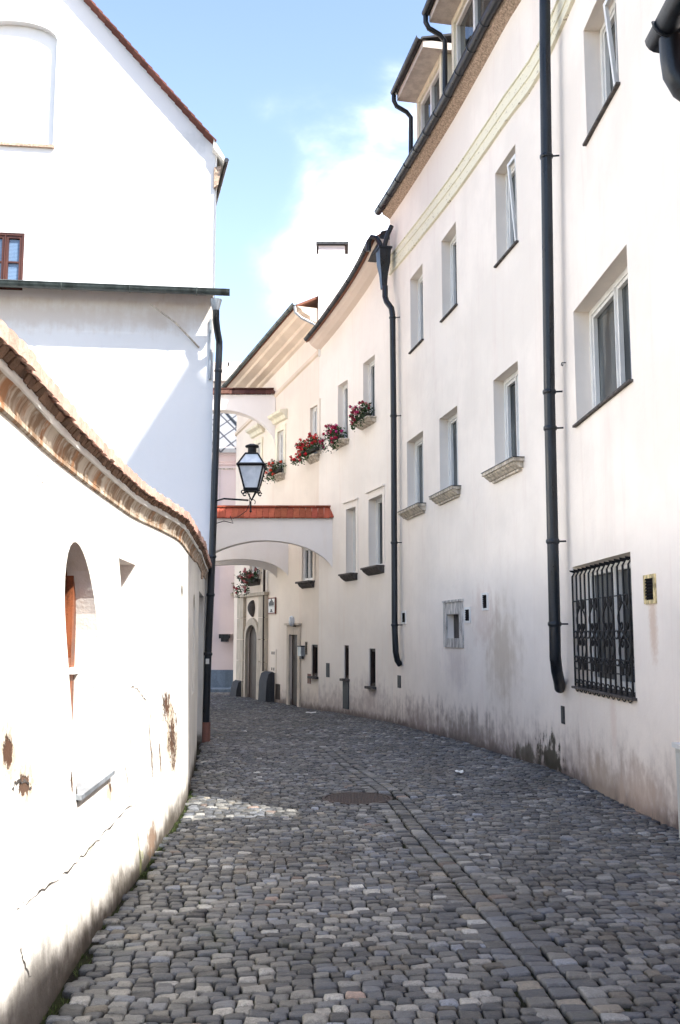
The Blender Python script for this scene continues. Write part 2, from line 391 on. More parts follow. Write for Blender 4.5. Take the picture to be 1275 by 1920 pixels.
# cream band mouldings
L1_=lin(W,(735,478),(1010,88)); L2_=lin(W,(735,491),(1010,118)); L3_=lin(W,(735,512),(1010,147))
q=B(); ub0,ub1=W.hit(1090,0)[0]-.6,uB-.01
strip(q,W,ub0,ub1,[(.01,L3_),(-.012,L3_),(-.012,L1_),(.01,L1_)],.5); 
for Lf,o in((L1_,.035),(L2_,.03),(L3_,.045)):
    strip(q,W,ub0,ub1,[(.01,(lambda Lf:(lambda u:Lf(u)-.02))(Lf)),(-o,(lambda Lf:(lambda u:Lf(u)-.004))(Lf)),(-o,(lambda Lf:(lambda u:Lf(u)+.016))(Lf)),(.01,(lambda Lf:(lambda u:Lf(u)+.022))(Lf))],.5)
M_band=NT('cream_band_with_lichen',.9,.1); g=M_band; p=g.pos(); g.col(g.mix(g.math('MULTIPLY',g.mr(g.noise(g.vm('MULTIPLY',p,(3,3,9)),3.2,4,.7),.60,.66),.75),(.78,.73,.57),(.22,.16,.10)))
obj('cornice_band',q,M_band.m,HR)
# dormers
def dormer(xL,xR,yT,gx,dd=.3):
    uL,zt=W.hit(xL,yT,dd); uR=W.hit(xR,yT,dd)[0]; a,c=min(uL,uR),max(uL,uR)
    e=eave((a+c)/2)+.1
    root=B(); 
    for (x0,x1) in((a,a+.14),(c-.14,c)): ubox(root,W,x0,x1,e-.2,zt,dd,dd+2.6)
    ubox(root,W,a+.14,c-.14,zt-.14,zt,dd+.003,dd+2.6); ubox(root,W,a+.14,c-.14,e-.2,e+.12,dd+.003,dd+.3)
    D=obj('dormer',root,M_cream,HR)
    h=dict(u0=a+.14,u1=c-.14,z0=e+.12,z1=zt-.14,d=dd+.12)
    b=B(); z0,z1=h['z0'],h['z1']; m=(h['u0']+h['u1'])/2
    for x0,x1 in((h['u0'],h['u0']+.07),(h['u1']-.07,h['u1']),(m-.05,m+.05)): ubox(b,W,x0,x1,z0,z1,dd+.05,dd+.118)
    ubox(b,W,h['u0'],h['u1'],z1-.08,z1,dd+.053,dd+.118); ubox(b,W,h['u0'],h['u1'],z0,z0+.08,dd+.053,dd+.118)
    obj('window_frame',b,M_white,D)
    g=B(); ubox(g,W,h['u0'],h['u1'],z0,z1,dd+.12,dd+.13); obj('pane',g,M_glass,D)
    so=B(); ubox(so,W,a-.12,c+.12,zt+.002,zt+.16,dd-.42,dd+2.6); obj('eave_board',so,simple('dormer_fascia',(.60,.55,.50),.8,.2,var=.1),D)
    rf=B(); rf.cur=(.05,.05,.055); strip(rf,W,a-.16,c+.16,[(dd-.46,zt+.162),(dd+2.8,zt+.9),(dd+2.8,zt+1.),(dd-.46,zt+.2)],9); obj('roof',rf,M_tiles,D)
    gu=B(); r=.075
    prof=[(dd-.5+r*math.cos(PI+PI*k/8),zt+.2-r*math.sin(PI*k/8)) for k in range(9)]+[(dd-.5+r*.9*math.cos(PI*k/8)*-1*-1,zt+.203-r*.9*math.sin(PI*k/8)) for k in range(9)]
    strip(gu,W,a-.18,c+.14,prof,9)
    uu=c+.1
    pts=[W.P(uu,zt+.12,dd-.5),W.P(uu,zt-.02,dd-.5),W.P(uu,zt-.14,dd-.44),W.P(uu+.02,zt-.24,dd-.2),W.P(uu+.02,zt-.36,dd-.1),W.P(uu+.02,e+.1,dd-.12),W.P(uu+.02,e-.0,dd-.2)]
    gu.tube(pts,.052,10)
    obj('gutter',gu,M_metal,D,smooth=True)
dormer(781,828,188,750)
dormer(846,925,40,820)
# downpipe at the bend
def pipe(parent,pts,r,mat=M_metal,collars=(),name='downpipe',stub=None):
    q=B(); q.tube(pts,r,14)
    P=[Vector(p) for p in pts]
    for i,t in collars:
        p=P[i].lerp(P[i+1],t); dr=(P[i+1]-P[i]).normalized()
        q.tube([p-dr*.03,p-dr*.012,p+dr*.012,p+dr*.03],[r+.004,r+.014,r+.014,r+.004],14)
        if stub: q.tube([p,p+Vector(stub)],.012,6)
    return obj(name,q,mat,parent,smooth=True)
def WP(px,py,d): u,z=W.hit(px,py,d); return W.P(u,z,d)
pp=[WP(1021,-190,-.2),WP(1022,100,-.2),WP(1030,735,-.2),WP(1040,1170,-.2),WP(1041,1230,-.2),WP(1044,1258,-.17),WP(1048,1276,-.1),WP(1050,1290,-.04)]
pipe(HR,pp,.072,collars=((1,.31),(2,.0),(2,.16),(2,1.),(2,.65)),stub=(.16,-.03,0))
# chimney-like rendered stack out of frame is not modelled; vents and plates
def vent(px0,py0,px1,py1,parent,fm,name='vent_grille',out=.02,slats=7,label=None):
    u0,z1=W.hit(px0,py0); u1,z0=W.hit(px1,py1); a,c=min(u0,u1),max(u0,u1)
    if c-a<.1: m=(a+c)/2; a,c=m-.05,m+.05
    q=B(); w=(c-a)*.12
    ubox(q,W,a,a+w,z0,z1,-out,.01); ubox(q,W,c-w,c,z0,z1,-out,.01); ubox(q,W,a+w,c-w,z1-w,z1,-out+.002,.01); ubox(q,W,a+w,c-w,z0,z0+w,-out+.002,.01)
    o=obj(name,q,fm,parent,label=label); q=B(); ubox(q,W,a+w,c-w,z0+w,z1-w,-.003,.008)
    for k in range(slats):
        zz=z0+w+(z1-z0-2*w)*(k+.5)/slats; q.hexa([W.P(a+w,zz,-out*.8),W.P(c-w,zz,-out*.8),W.P(c-w,zz,0),W.P(a+w,zz,0),W.P(a+w,zz+.01,-out*.8),W.P(c-w,zz+.01,-out*.8),W.P(c-w,zz+.02,0),W.P(a+w,zz+.02,0)])
    obj('slats',q,M_black,o); return o
vent(1209,1079,1232,1131,HR,simple('peeling_yellow_paint',(.62,.5,.26),.7,.3,var=.4,sc=40),label='vent grille in a peeling yellow frame')
vent(905,1112,916,1144,HR,M_white); vent(872,1139,883,1168,HR,M_white,slats=5); vent(754,1146,762,1170,HR,M_white)
def plate(px0,py0,px1,py1,parent,mat=M_slate,name='cover_plate',out=.012,minw=.1):
    u0,z1=W.hit(px0,py0); u1,z0=W.hit(px1,py1); a,c=min(u0,u1),max(u0,u1)
    if c-a<minw: m=(a+c)/2; a,c=m-minw/2,m+minw/2
    q=B(); ubox(q,W,a,c,z0,z1,-out,.01); ubox(q,W,a+.015,c-.015,z0+.015,z1-.015,-out-.004,-out+.001); return obj(name,q,mat,parent)
plate(1053,1323,1060,1358,HR); plate(746,1266,752,1290,HR)
q=B(); a,c,z0,z1=niche['u0'],niche['u1'],niche['z0'],niche['z1']   # stone niche surround
u0,zt=W.hit(833,1131); u1,zb=W.hit(870,1215); A_,C_=min(u0,u1),max(u0,u1)
ubox(q,W,A_,a,zb,zt,-.025,.01); ubox(q,W,c,C_,zb,zt,-.025,.01); ubox(q,W,a,c,z1,zt,-.022,.01); ubox(q,W,a,c,zb,z0,-.022,.01); ubox(q,W,A_-.02,C_+.02,zt,zt+.04,-.04,.01)
obj('niche_surround',q,simple('grey_carved_stone',(.50,.47,.43),.9,.2,var=.35,sc=16,bump=.8),HR)
q=B(); ubox(q,W,a-.05,c+.05,z0-.05,z1+.05,.12,.16); obj('niche_back',q,M_stoned,HR)
# window grille of scrolled iron
h=r1[2]; a,c,z0,z1=h['u0'],h['u1'],h['z0'],h['z1']; q=B(); o_=-.012
n=13; 
def gp(u,z,d): return W.P(u,z,d)
us=[a+.04+(c-a-.06)*k/(n-1) for k in range(n)]
for u in us:
    q.tube([gp(u,z1-.06,.06),gp(u,z1-.05,-.04),gp(u,z1-.07,o_+.03),gp(u,z1-.12,o_),gp(u,z0+.03,o_),gp(u,z0+.015,o_)],.0115,6)
for zz in(z0+.05,z0+.30,z0+.36,z1-.42,z1-.78,z1-.86,z1-1.22):
    if zz>z0+.03: q.tube([gp(us[0]-.01,zz,.05),gp(us[0]-.01,zz,o_),gp(us[-1]+.01,zz,o_),gp(us[-1]+.01,zz,.05)],.007,6)
def ring(u,z,ru,rz_,rad=.007,a0=0,a1=2*PI,d=o_-.005):
    m=14; q.tube([gp(u+ru*math.cos(a0+(a1-a0)*k/m),z+rz_*math.sin(a0+(a1-a0)*k/m),d) for k in range(m+1)],rad,5)
for k in range(0,n-1):
    u=(us[k]+us[k+1])/2; w=(us[1]-us[0])/2
    ring(u,z0+.02,w*.8,w*.8); ring(u,z0+.33,w*.7,.028)
    for zz in(z1-.82,):
        ring(u,zz,w*.75,.04,.008)
for k in range(1,n-1,3):
    for zz,sg in((z1-.47,1),(z1-1.17,-1)):
        u=us[k]; w=us[1]-us[0]
        for sd in(-1,1):
            for rr,dz in((.055,0),(.03,0)): ring(u+sd*w*.55,zz+dz,rr*.6,rr,.009)
            q.tube([gp(u+sd*w*(.1+.95*math.sin(PI*t/10)),zz-sg*(.02+.33*t/10),o_-.006) for t in range(11)],.009,5)
            ring(u+sd*w*.45,zz-sg*.26,.03,.035,.008)
obj('window_grille',q,M_iron,wall if False else HR,smooth=True)
# hook
q=B(); u,z=W.hit(1061,680); q.tube([W.P(u,z,0),W.P(u,z,-.05),W.P(u,z-.03,-.06),W.P(u-.03,z-.05,-.05),W.P(u-.05,z-.03,-.05)],.006,6); obj('wall_hook',q,M_iron,HR)
# ================================================================ LOW NEIGHBOUR (R0), mostly out of frame
N0=thing('low_house','low house at top right corner, only its dark gutter end and curved pipe showing','house',(3.3,3,0))
def box_world(q,x0,x1,y0,y1,z0,z1): q.hexa([(x0,y0,z0),(x1,y0,z0),(x1,y1,z0),(x0,y1,z0),(x0,y0,z1),(x1,y0,z1),(x1,y1,z1),(x0,y1,z1)])
gt=atY(1209,76,6.0); zt0=gt[2]
q=B(); box_world(q,3.04,10,-9,6.6,-.3,zt0-.05); obj('wall',q,plaster('warm_pink_plaster',(.74,.6,.53)),N0)
q=B(); q.cur=(.2,.09,.06)
pr=[(gt[0]+.12,zt0+.02),(6.5,zt0+1.3),(10.2,zt0),(10.2,zt0-.12),(6.5,zt0+1.15),(gt[0]+.12,zt0-.05)]
i0=[q.V((x,-9.2,z)) for x,z in pr]; i1=[q.V((x,6.04,z)) for x,z in pr]
for k in range(6): q.f.append([i0[k],i0[(k+1)%6],i1[(k+1)%6],i1[k]])
q.f.append(i0); q.f.append(i1[::-1]); obj('roof',q,M_tiles,N0)
q=B(); r=.09; n=9; A0=[(gt[0]+.09+r*math.cos(PI+PI*k/8),zt0-r*math.sin(PI*k/8)) for k in range(9)]
A0+=[(gt[0]+.09-(gt[0]+.09-x)*.88,zt0+.004+(z-zt0)*.88) for x,z in A0[::-1]]
i0=[q.V((x,-9.2,z)) for x,z in A0]; i1=[q.V((x,6.0,z)) for x,z in A0]; m=len(A0)
for k in range(m): q.f.append([i0[k],i0[(k+1)%m],i1[(k+1)%m],i1[k]])
q.f.append(i0); q.f.append(i1[::-1])
cap=[q.V((gt[0]+.09+r*math.cos(PI+PI*k/8),6.003,zt0-r*math.sin(PI*k/8))) for k in range(9)]; q.f.append(cap)
for yy in(5.8,5.1,4.3):
    q.tube([(gt[0]+.09+(r+.01)*math.cos(PI+PI*k/8),yy,zt0-(r+.01)*math.sin(PI*k/8)) for k in range(9)],.012,6)
gx=gt[0]+.12
g0=obj('gutter',q,M_metal,N0,smooth=True)
q=B(); q.tube([(gx,5.86,zt0-.05),(gx,5.86,zt0-.22),(gx+.01,5.86,zt0-.33),(gx+.06,5.86,zt0-.43),(gx+.15,5.86,zt0-.5),(gx+.3,5.86,zt0-.56),(gx+.45,5.84,zt0-.62),(gx+1.05,5.84,zt0-.9),(gx+1.1,5.84,.2)],[.075]+[.07]*8,14); obj('downpipe',q,M_metal,N0,smooth=True)
# cabinet
cu,cz=W.hit(1268,1383); q=B(); cx=G(1262,1556); 
C0=thing('utility_cabinet','light grey utility cabinet at the right edge of the photo, against the pink wall','cabinet',(2.88,8.2,zg(8.2)))
x0=atY(1263,1400,8.15)[0]; zt1=atY(1266,1392,8.15)[2]
q=B(); box_world(q,x0+.01,x0+.32,7.5,8.14,zg(8),zt1-.04); obj('body',q,M_cab,C0)
q=B(); box_world(q,x0-.012,x0+.34,7.48,8.16,zt1-.038,zt1); obj('lid',q,simple('pale_lid',(.68,.68,.66),.5,.3,var=.05),C0)
q=B(); box_world(q,x0,x0+.009,7.55,7.80,zg(8)+.06,zt1-.08); box_world(q,x0,x0+.009,7.83,8.1,zg(8)+.06,zt1-.08); obj('door',q,M_cab,C0)
# ================================================================ MIDDLE HOUSE (R3)
H3=thing('town_house','middle cream house on the right with three flower sills under a dark gutter','house',W.loc((uB+uC)/2))
r3u=[hole(W,(681,683),(703,663),(681,800),(703,779),d=.22),hole(W,(633,725),(652,710),(634,835),(652,822),d=.22)]
r3m=[hole(W,(693,938),(718,925),(692,1068),(719,1058),d=.24),hole(W,(650,957),(668,948),(650,1080),(668,1072),d=.24)]
r3l=[hole(W,(645,1210),(654,1210),(645,1272),(654,1273),d=.1),hole(W,(692,1216),(704,1216),(692,1286),(704,1288),d=.1),hole(W,(597,1209),(609,1209),(597,1269),(609,1270),d=.1)]
e3=lin(W,(606,649),(706,513)); 
M_cr=plaster('cream_plaster',(.85,.785,.71),(.30,.235,.215),.9,.8,[spotW(700,1300,.9,.5,(.5,.42,.40),.5,.9,1.4)],.05,.01,warm=(.76,.62,.52),streaks=.35)
b=B(); wallmesh(b,W,uB+.003,uC,-1.2,e3,r3u+r3m+r3l[:2],back=8.5)
obj('wall',b,M_cr,H3,smooth=True,sharp=25)
for h in r3u:
    o=window(W,h,H3,mull=1,fw=.05); q=B(); a,c,z=h['u0'],h['u1'],h['z0']
    ubox(q,W,a-.12,c+.12,z-.03,z+.006,-.24,.1); strip(q,W,a-.08,c+.08,[(-.20,z-.032),(-.17,z-.07),(-.08,z-.11),(.01,z-.13),(.01,z-.032)],9); obj('sill',q,M_stone,o)
for h in r3m:
    o=window(W,h,H3,mull=1,fw=.05); q=B(); a,c,z0,z=h['u0'],h['u1'],h['z1'],h['z0']
    ubox(q,W,a-.1,c+.1,z-.035,z+.006,-.2,.1); strip(q,W,a-.07,c+.07,[(-.18,z-.037),(-.14,z-.09),(-.06,z-.15),(.01,z-.18),(.01,z-.037)],9); obj('sill',q,M_stoned,o)
    q=B(); w=.13; ubox(q,W,a-w,a,z,z0+w*1.3,-.02,.01); ubox(q,W,c,c+w,z,z0+w*1.3,-.02,.01); ubox(q,W,a,c,z0,z0+w*1.3,-.018,.01); ubox(q,W,a-w-.03,c+w+.03,z0+w*1.3,z0+w*1.3+.035,-.06,.01); obj('surround',q,M_cr,o)
for i,h in enumerate(r3l[:2]):
    o=window(W,h,H3,mull=0,fw=.03,pane=M_black,fm=M_dwood); q=B(); a,c,z=h['u0'],h['u1'],h['z0']
    ubox(q,W,a-.06,c+.06,z-.06,z,-.1,.05); obj('sill',q,M_stoned,o)
q=B(); h=r3l[0]; 
ubox(q,W,h['u0']-.02,h['u1']+.02,h['z0']-.75,h['z0']-.062,-.03,.01); obj('coal_chute_plate',q,M_slate,H3)
plate(612,1243,618,1270,H3,M_slate)
q=B(); z=lambda o:(lambda u:e3(u)+o)
strip(q,W,uB+.0,uC-.02,[(0,z(-.02)),(-.14,z(.03)),(-.26,z(.10)),(-.34,z(.2)),(.05,z(.2)),(.05,z(-.02))],.4); obj('cornice',q,plaster('soffit_cream',(.70,.58,.49)),H3)
roof(H3,uB+.02,uC-.02,lambda u:e3(u)+.22,.42,3.6,2.6,8.7,.3,M_tiles)
gutter(W,H3,uB+.2,uC-.06,lambda u:e3(u)+.24,-.44,.06,br=.8)
# hopper + pipe
P3=lambda px,py,d:WP(px,py,d)
hp=P3(719,470,-.28)
q=B(); 
u,zt=W.hit(719,468,-.26); _,zb=W.hit(722,538,-.26)
for (za,wa,zb_,wb) in((zt,.17,zt-.34,.15),(zt-.34,.15,zt-.6,.10),(zt-.6,.1,zb,.07)):
    q.hexa([W.P(u+sx*wb,zb_,-.26+sy*wb*.8) for sx,sy in((-1,-1),(1,-1),(1,1),(-1,1))]+[W.P(u+sx*wa,za,-.26+sy*wa*.8) for sx,sy in((-1,-1),(1,-1),(1,1),(-1,1))])
ubox(q,W,u-.19,u+.19,zt-.02,zt+.02,-.42,-.1)
hop=obj('rain_hopper',q,M_metal,H3)
q=B(); q.tube([W.P(u+.45,zt+.12,-.5),W.P(u+.42,zt+.34,-.5),W.P(u+.32,zt+.42,-.45),W.P(u+.2,zt+.35,-.36),W.P(u+.1,zt+.15,-.3),W.P(u+.06,zt-.02,-.28)],.06,10)
q.tube([W.P(u-.2,zt+.5,-.12),W.P(u-.16,zt+.3,-.2),W.P(u-.08,zt+.12,-.24),W.P(u-.06,zt-.03,-.26)],.055,10)
obj('feed_pipe',q,M_metal,hop,smooth=True)
q=B(); e=e3(uB)
q.hexa([W.P(uB+.02,zt+.12,-.35),W.P(uB+.02,zt+.12,.9),W.P(uB+.7,zt+.12,.9),W.P(uB+.7,zt+.12,-.35),W.P(uB+.02,zt+.62,-.2),W.P(uB+.02,zt+.95,.9),W.P(uB+.5,zt+.7,.9),W.P(uB+.45,zt+.45,-.2)]); obj('verge_flashing',q,M_slate,H3)
pp=[P3(722,536,-.26),P3(722,556,-.26),P3(725,566,-.25),P3(734,578,-.17),P3(736,592,-.15),P3(738,780,-.15),P3(740,1180,-.15),P3(742,1222,-.15),P3(745,1238,-.1),P3(750,1246,-.03)]
pipe(H3,pp,.066,collars=((4,.02),(4,1.),(5,.6),(5,.98)),stub=(.2,-.05,0))
# paving-grade flower things
def flowers(u,z,w,out,label,red,dens=1.,hang=.0,seed=1):
    rnd=random.Random(seed); p=W.P(u,z,-.12)
    T=thing('flower_box',label,'flower box',p,'geranium boxes on the sills')
    q=B(); ubox(q,W,u-w/2,u+w/2,z+.01,z+.11,-.22,-.09); obj('planter',q,simple('planter_dark',(.03,.03,.025),.8,.2),T)
    lf=B(); pt=B()
    cl=[(rnd.uniform(-w*.55,w*.55),rnd.uniform(.08,.34),rnd.uniform(-.34,-.02)) for k in range(int(34*dens))]
    cl+=[(rnd.uniform(-w*.5,w*.6),rnd.uniform(-.15,.1)-hang*rnd.random(),rnd.uniform(-.42,-.26)) for k in range(int(10*dens))]
    for (a,h,d) in cl:
        for k in range(15):
            c=Vector(W.P(u+a+rnd.gauss(0,.05),z+h+rnd.gauss(0,.05),d+rnd.gauss(0,.045))); r=rnd.uniform(.014,.032)
            n=Vector((rnd.gauss(0,1),rnd.gauss(0,1),rnd.gauss(.5,1))).normalized(); x=n.orthogonal().normalized(); y=n.cross(x)
            g=rnd.uniform(.5,1.3); lf.cur=(.035*g,.075*g,.022*g)
            lf.f.append([lf.V(c+(x*math.cos(t)+y*math.sin(t))*r*(1 if i%2 else .8)) for i,t in enumerate([PI*2*j/6 for j in range(6)])])
        if rnd.random()<.6:
            c=Vector(W.P(u+a,z+h+.05+rnd.random()*.07,d-.05)); col=rnd.choice(red)
            for k in range(34):
                v=Vector((rnd.gauss(0,1),rnd.gauss(0,1),rnd.gauss(0,1))).normalized(); cc=c+v*rnd.uniform(.015,.058)
                x=v.orthogonal().normalized(); y=v.cross(x); r=rnd.uniform(.012,.023); g=rnd.uniform(.7,1.25); pt.cur=tuple(min(1,e_*g) for e_ in col)
                pt.f.append([pt.V(cc+(x*math.cos(t)+y*math.sin(t))*r) for t in [PI*2*j/5 for j in range(5)]])
    obj('foliage',lf,M_leaf,T); obj('blossom',pt,M_petal,T)
    return T
RED=[(.6,.02,.03),(.5,.015,.03),(.7,.06,.06)]; MAG=[(.45,.02,.08),(.5,.03,.2),(.3,.01,.05)]; PNK=[(.7,.25,.28),(.45,.03,.12),(.3,.02,.05)]
h=r3u[0]; flowers((h['u0']+h['u1'])/2+.05,h['z0'],h['u1']-h['u0'],.2,'flower box with dark foliage and pale pink blooms on the sill nearest the middle downpipe',PNK,1.1,.0,3)
h=r3u[1]; flowers((h['u0']+h['u1'])/2+.05,h['z0'],h['u1']-h['u0'],.2,'flower box with crimson and magenta geraniums, between the pale pink and the bright red boxes',MAG,1.,.1,4)
# ================================================================ FAR HOUSE WITH PORTAL (R4)
H4=thing('town_house','far cream house with corniced eave, arched portal and hooded windows, right beyond the flying arches','house',W.loc(uC+3))
e4=lin(W,(591,650),(512,735)); 
eo=lin(W,(572,549),(440,704),-.75)
_h=r3l[2]; _w=_h['u1']-_h['u0']
_h['u0']=uC+.06; _h['u1']=uC+.06+_w
r4=[hole(W,(583,768),(597,757),(583,858),(597,852),d=.12),hole(W,(521,812),(533,804),(521,892),(533,888),d=.12),hole(W,(568,1030),(588,1018),(568,1092),(588,1088),d=.08)]
door=hole(W,(544,1190),(560,1190),(544,1326),(560,1330),d=.07); door['z0']=-.45
port=hole(W,(464,1172),(485,1172),(464,1303),(485,1307),d=.06,arch=.45); port['z0']=-.45
port['z1']+=.0
pu=hole(W,(470,1046),(487,1040),(470,1088),(487,1086),d=.12)
hu=hole(W,(478,835),(490,830),(478,905),(490,900),d=.12)
uw=hole(W,(478,722),(486,715),(478,745),(486,742),d=.12)
M_c4=plaster('aged_cream_plaster',(.81,.72,.62),(.26,.2,.18),.6,.7,[spotW(640,1260,1.2,.8,(.6,.48,.4),.3,.9,1.2)],.06,.01,warm=(.70,.55,.45),streaks=.4)
holes=r4+[door,port,pu,hu,uw]+[r3l[2]]
b=B(); ztop4=lambda u:eo(u)-.35
wallmesh(b,W,uC+.003,uD,-1.2,ztop4,holes,back=8.5); obj('wall',b,M_c4,H4,smooth=True,sharp=25)
q=B(); z=lambda o:(lambda u:eo(u)+o)
strip(q,W,uC+.0,uD+.05,[(0,z(-.55)),(-.08,z(-.5)),(-.1,z(-.42)),(-.28,z(-.36)),(-.3,z(-.26)),(-.52,z(-.16)),(-.55,z(-.08)),(-.68,z(-.02)),(.05,z(.0)),(.05,z(-.55))],.4)
strip(q,W,uC+.0,uD+.05,[(0,z(-1.35)),(-.05,z(-1.32)),(-.06,z(-1.22)),(.01,z(-1.18))],.4)
obj('cornice',q,plaster('cornice_ochre',(.74,.62,.50),patch=.12),H4)
roof(H4,uC+.02,uD+.2,lambda u:eo(u)+.03,.7,4.2,2.6,8.7,.2,M_tiles)
gutter(W,H4,uC+.0,uD+.3,lambda u:eo(u)+.05,-.76,.062,M_metal2,br=.9)
# gable triangle wall of H4 toward H3
q=B(); 
q.hexa([W.P(uC+.01,eo(uC)-.4,.05),W.P(uC+.01,eo(uC)-.4,8.4),W.P(uC+.25,eo(uC)-.4,8.4),W.P(uC+.25,eo(uC)-.4,.05),W.P(uC+.01,eo(uC)+.25,.05),W.P(uC+.01,eo(uC)+.4,8.4),W.P(uC+.25,eo(uC)+.4,8.4),W.P(uC+.25,eo(uC)+.25,.05)])
obj('gable_wall',q,M_cr,H4)
q=B(); q.tube([W.P(uC+.05,eo(uC)-.02,-.74),W.P(uC+.04,eo(uC)-.2,-.72),W.P(uC-.0,eo(uC)-.35,-.55),W.P(uC-.1,eo(uC)-.5,-.25),W.P(uC-.15,eo(uC)-.6,-.12),W.P(uC-.15,e3(uC)+.3,-.1)],.04,10); obj('downpipe',q,M_grey,H4,smooth=True)
# chimney
cy=26.3; a=atY(597,527,cy); c=atY(650,458,cy); q=B()
box_world(q,a[0],c[0]-.05,cy,cy+.6,a[2]-2.2,c[2]-.04); ch=obj('chimney',q,plaster('chimney_white',(.8,.78,.75),dirt_a=0),H4)
q=B(); box_world(q,a[0]-.07,c[0]+.05,cy-.08,cy+.68,c[2]-.02,c[2]+.05); obj('chimney_cap',q,M_slate,ch)
for i,h in enumerate([r4[0],r4[1],r4[2],pu,hu,uw]):
    o=window(W,h,H4,mull=1 if i in(0,2,3) else 1,trans=1 if i<2 else 0,fw=.05)
    a,c,z0,z1=h['u0'],h['u1'],h['z0'],h['z1']; q=B()
    ubox(q,W,a-.1,c+.1,z0-.05,z0+.004,-.18 if i!=2 else -.2,.06); strip(q,W,a-.06,c+.06,[(-.14,z0-.052),(-.1,z0-.12),(.01,z0-.2),(.01,z0-.052)],9); obj('sill',q,M_stoned if i in(2,3) else M_stone,o)
    q=B(); w=.15; ubox(q,W,a-w,a,z0,z1+w,-.035,.01); ubox(q,W,c,c+w,z0,z1+w,-.035,.01); ubox(q,W,a,c,z1,z1+w,-.032,.01)
    if i in(1,4):
        zz=z1+w+.12; strip(q,W,a-w-.12,c+w+.12,[(.01,zz),(-.08,zz+.03),(-.12,zz+.14),(-.24,zz+.2),(-.26,zz+.27),(.01,zz+.32)],9)
    obj('surround',q,M_cream if i in(1,4,5) else M_c4,o)
o=window(W,r3l[2],H4,mull=0,fw=.03,pane=M_black,fm=M_dwood); q=B(); a,c,z=r3l[2]['u0'],r3l[2]['u1'],r3l[2]['z0']
ubox(q,W,a-.06,c+.06,z-.06,z,-.1,.05); obj('sill',q,M_stoned,o)
# square door
a,c,z0,z1=door['u0'],door['u1'],zg(27),door['z1']; q=B()
ubox(q,W,a,c,z0,z1,.055,.068); 
for k in range(3): 
    zz=z0+.12+k*.62; ubox(q,W,a+.08,c-.08,zz,zz+.5,.045,.056)
D4=obj('door',q,M_dwood,H4); q=B(); w=.17
ubox(q,W,a-w,a,z0-.3,z1+w*1.6,-.05,.01); ubox(q,W,c,c+w,z0-.3,z1+w*1.6,-.05,.01); ubox(q,W,a,c,z1,z1+w*1.6,-.047,.01); ubox(q,W,a-w-.06,c+w+.06,z1+w*1.6,z1+w*1.6+.06,-.12,.01); obj('door_surround',q,simple('door_stone',(.58,.50,.41),.9,.15,var=.12,sc=10,bump=.4),D4)
# portal
M_portal=simple('pale_portal_stone',(.50,.44,.36),.9,.15,var=.12,sc=10,bump=.4)
a,c,z1=port['u0'],port['u1'],port['z1']; zb=zg(30); q=B(); ar=port['arch']
m=(a+c)/2; hw=(c-a)/2
loop=[(m-hw*math.cos(PI*i/14),z1-ar+ar*math.sin(PI*i/14)) for i in range(15)]
q.face(*[W.P(u,z,.055) for u,z in [(a,zb-.2)]+loop+[(c,zb-.2)]]); D5=obj('portal_door',q,M_dwood,H4)
q=B()
for k in range(14):
    (u0,za),(u1,zc)=loop[k],loop[k+1]; f=1.3
    o=lambda u,z:(m+(u-m)*1.28,z1-ar+(z-z1+ar)*1.5+.0)
    q.hexa([W.P(u0,za,-.08),W.P(u1,zc,-.08),W.P(u1,zc,.02),W.P(u0,za,.02)]+[W.P(*o(u0,za),-.08),W.P(*o(u1,zc),-.08),W.P(*o(u1,zc),.02),W.P(*o(u0,za),.02)])
w=hw*.28; ubox(q,W,a-w,a,zb-.2,z1-ar,-.08,.02); ubox(q,W,c,c+w,zb-.2,z1-ar,-.08,.02)
obj('portal_arch',q,M_portal,D5)
q=B(); ztp=W.hit(480,1118)[1]; uL,uR=W.hit(449,1200)[0],W.hit(502,1200)[0]; uL,uR=min(uL,uR),max(uL,uR)
for (x0,x1) in((uL,a-w-.05),(c+w+.05,uR)):
    zz=zb-.2; n=5; hgt=(ztp-zz)/n
    for k in range(n): ubox(q,W,x0,x1,zz+k*hgt+.01,zz+(k+1)*hgt-.01,-.1,.01)
ubox(q,W,uL-.05,uR+.05,ztp,ztp+.1,-.16,.01)
obj('pilaster',q,M_portal,H4)
u,z=W.hit(475,1141); q=B(); q.tube([W.P(u+.0,z+.27-.54*k/8,-.02) for k in range(9)],[.03,.11,.15,.17,.17,.16,.13,.09,.03],10); obj('oval_relief',q,M_stoned,H4,smooth=True)
q=B(); uu=W.hit(500,1200)[0]; zt_=W.hit(500,1060)[1]; q.tube([W.P(uu,zt_+.6,-.1),W.P(uu,zb+.9,-.1)],.04,8); obj('downpipe',q,M_dwood,H4,smooth=True)
vent(573,1203,577,1228,H4,M_stone); plate(577,1263,583,1282,H4,M_bwood); plate(517,1282,525,1312,H4,M_dwood,name='cellar_hatch',minw=.3)
# meter cabinet door outline + slots
u0,zt=W.hit(508,1217); u1,zb_=W.hit(518,1262); a,c=min(u0,u1),max(u0,u1); q=B(); ubox(q,W,a,c,zb_,zt,-.02,.01); mc=obj('meter_cabinet',q,M_c4,H4)
q=B()
for fx in(.25,.6):
    for fz in(.1,.78): ubox(q,W,a+(c-a)*fx,a+(c-a)*(fx+.13),zb_+(zt-zb_)*fz,zb_+(zt-zb_)*(fz+.12),-.026,-.019)
obj('slot',q,M_black,mc)
h=r4[0]; flowers((h['u0']+h['u1'])/2,h['z0']+.05,1.15,.2,'flower box with bright red geraniums hanging over its sill, second from the lamp',RED,1.5,.25,5)
h=r4[1]; flowers((h['u0']+h['u1'])/2+.1,h['z0']+.02,.95,.2,'flower box nearly all green leaves beside the street lamp, under the hooded window',[(.6,.5,.45),(.6,.05,.03)],1.1,.1,6)
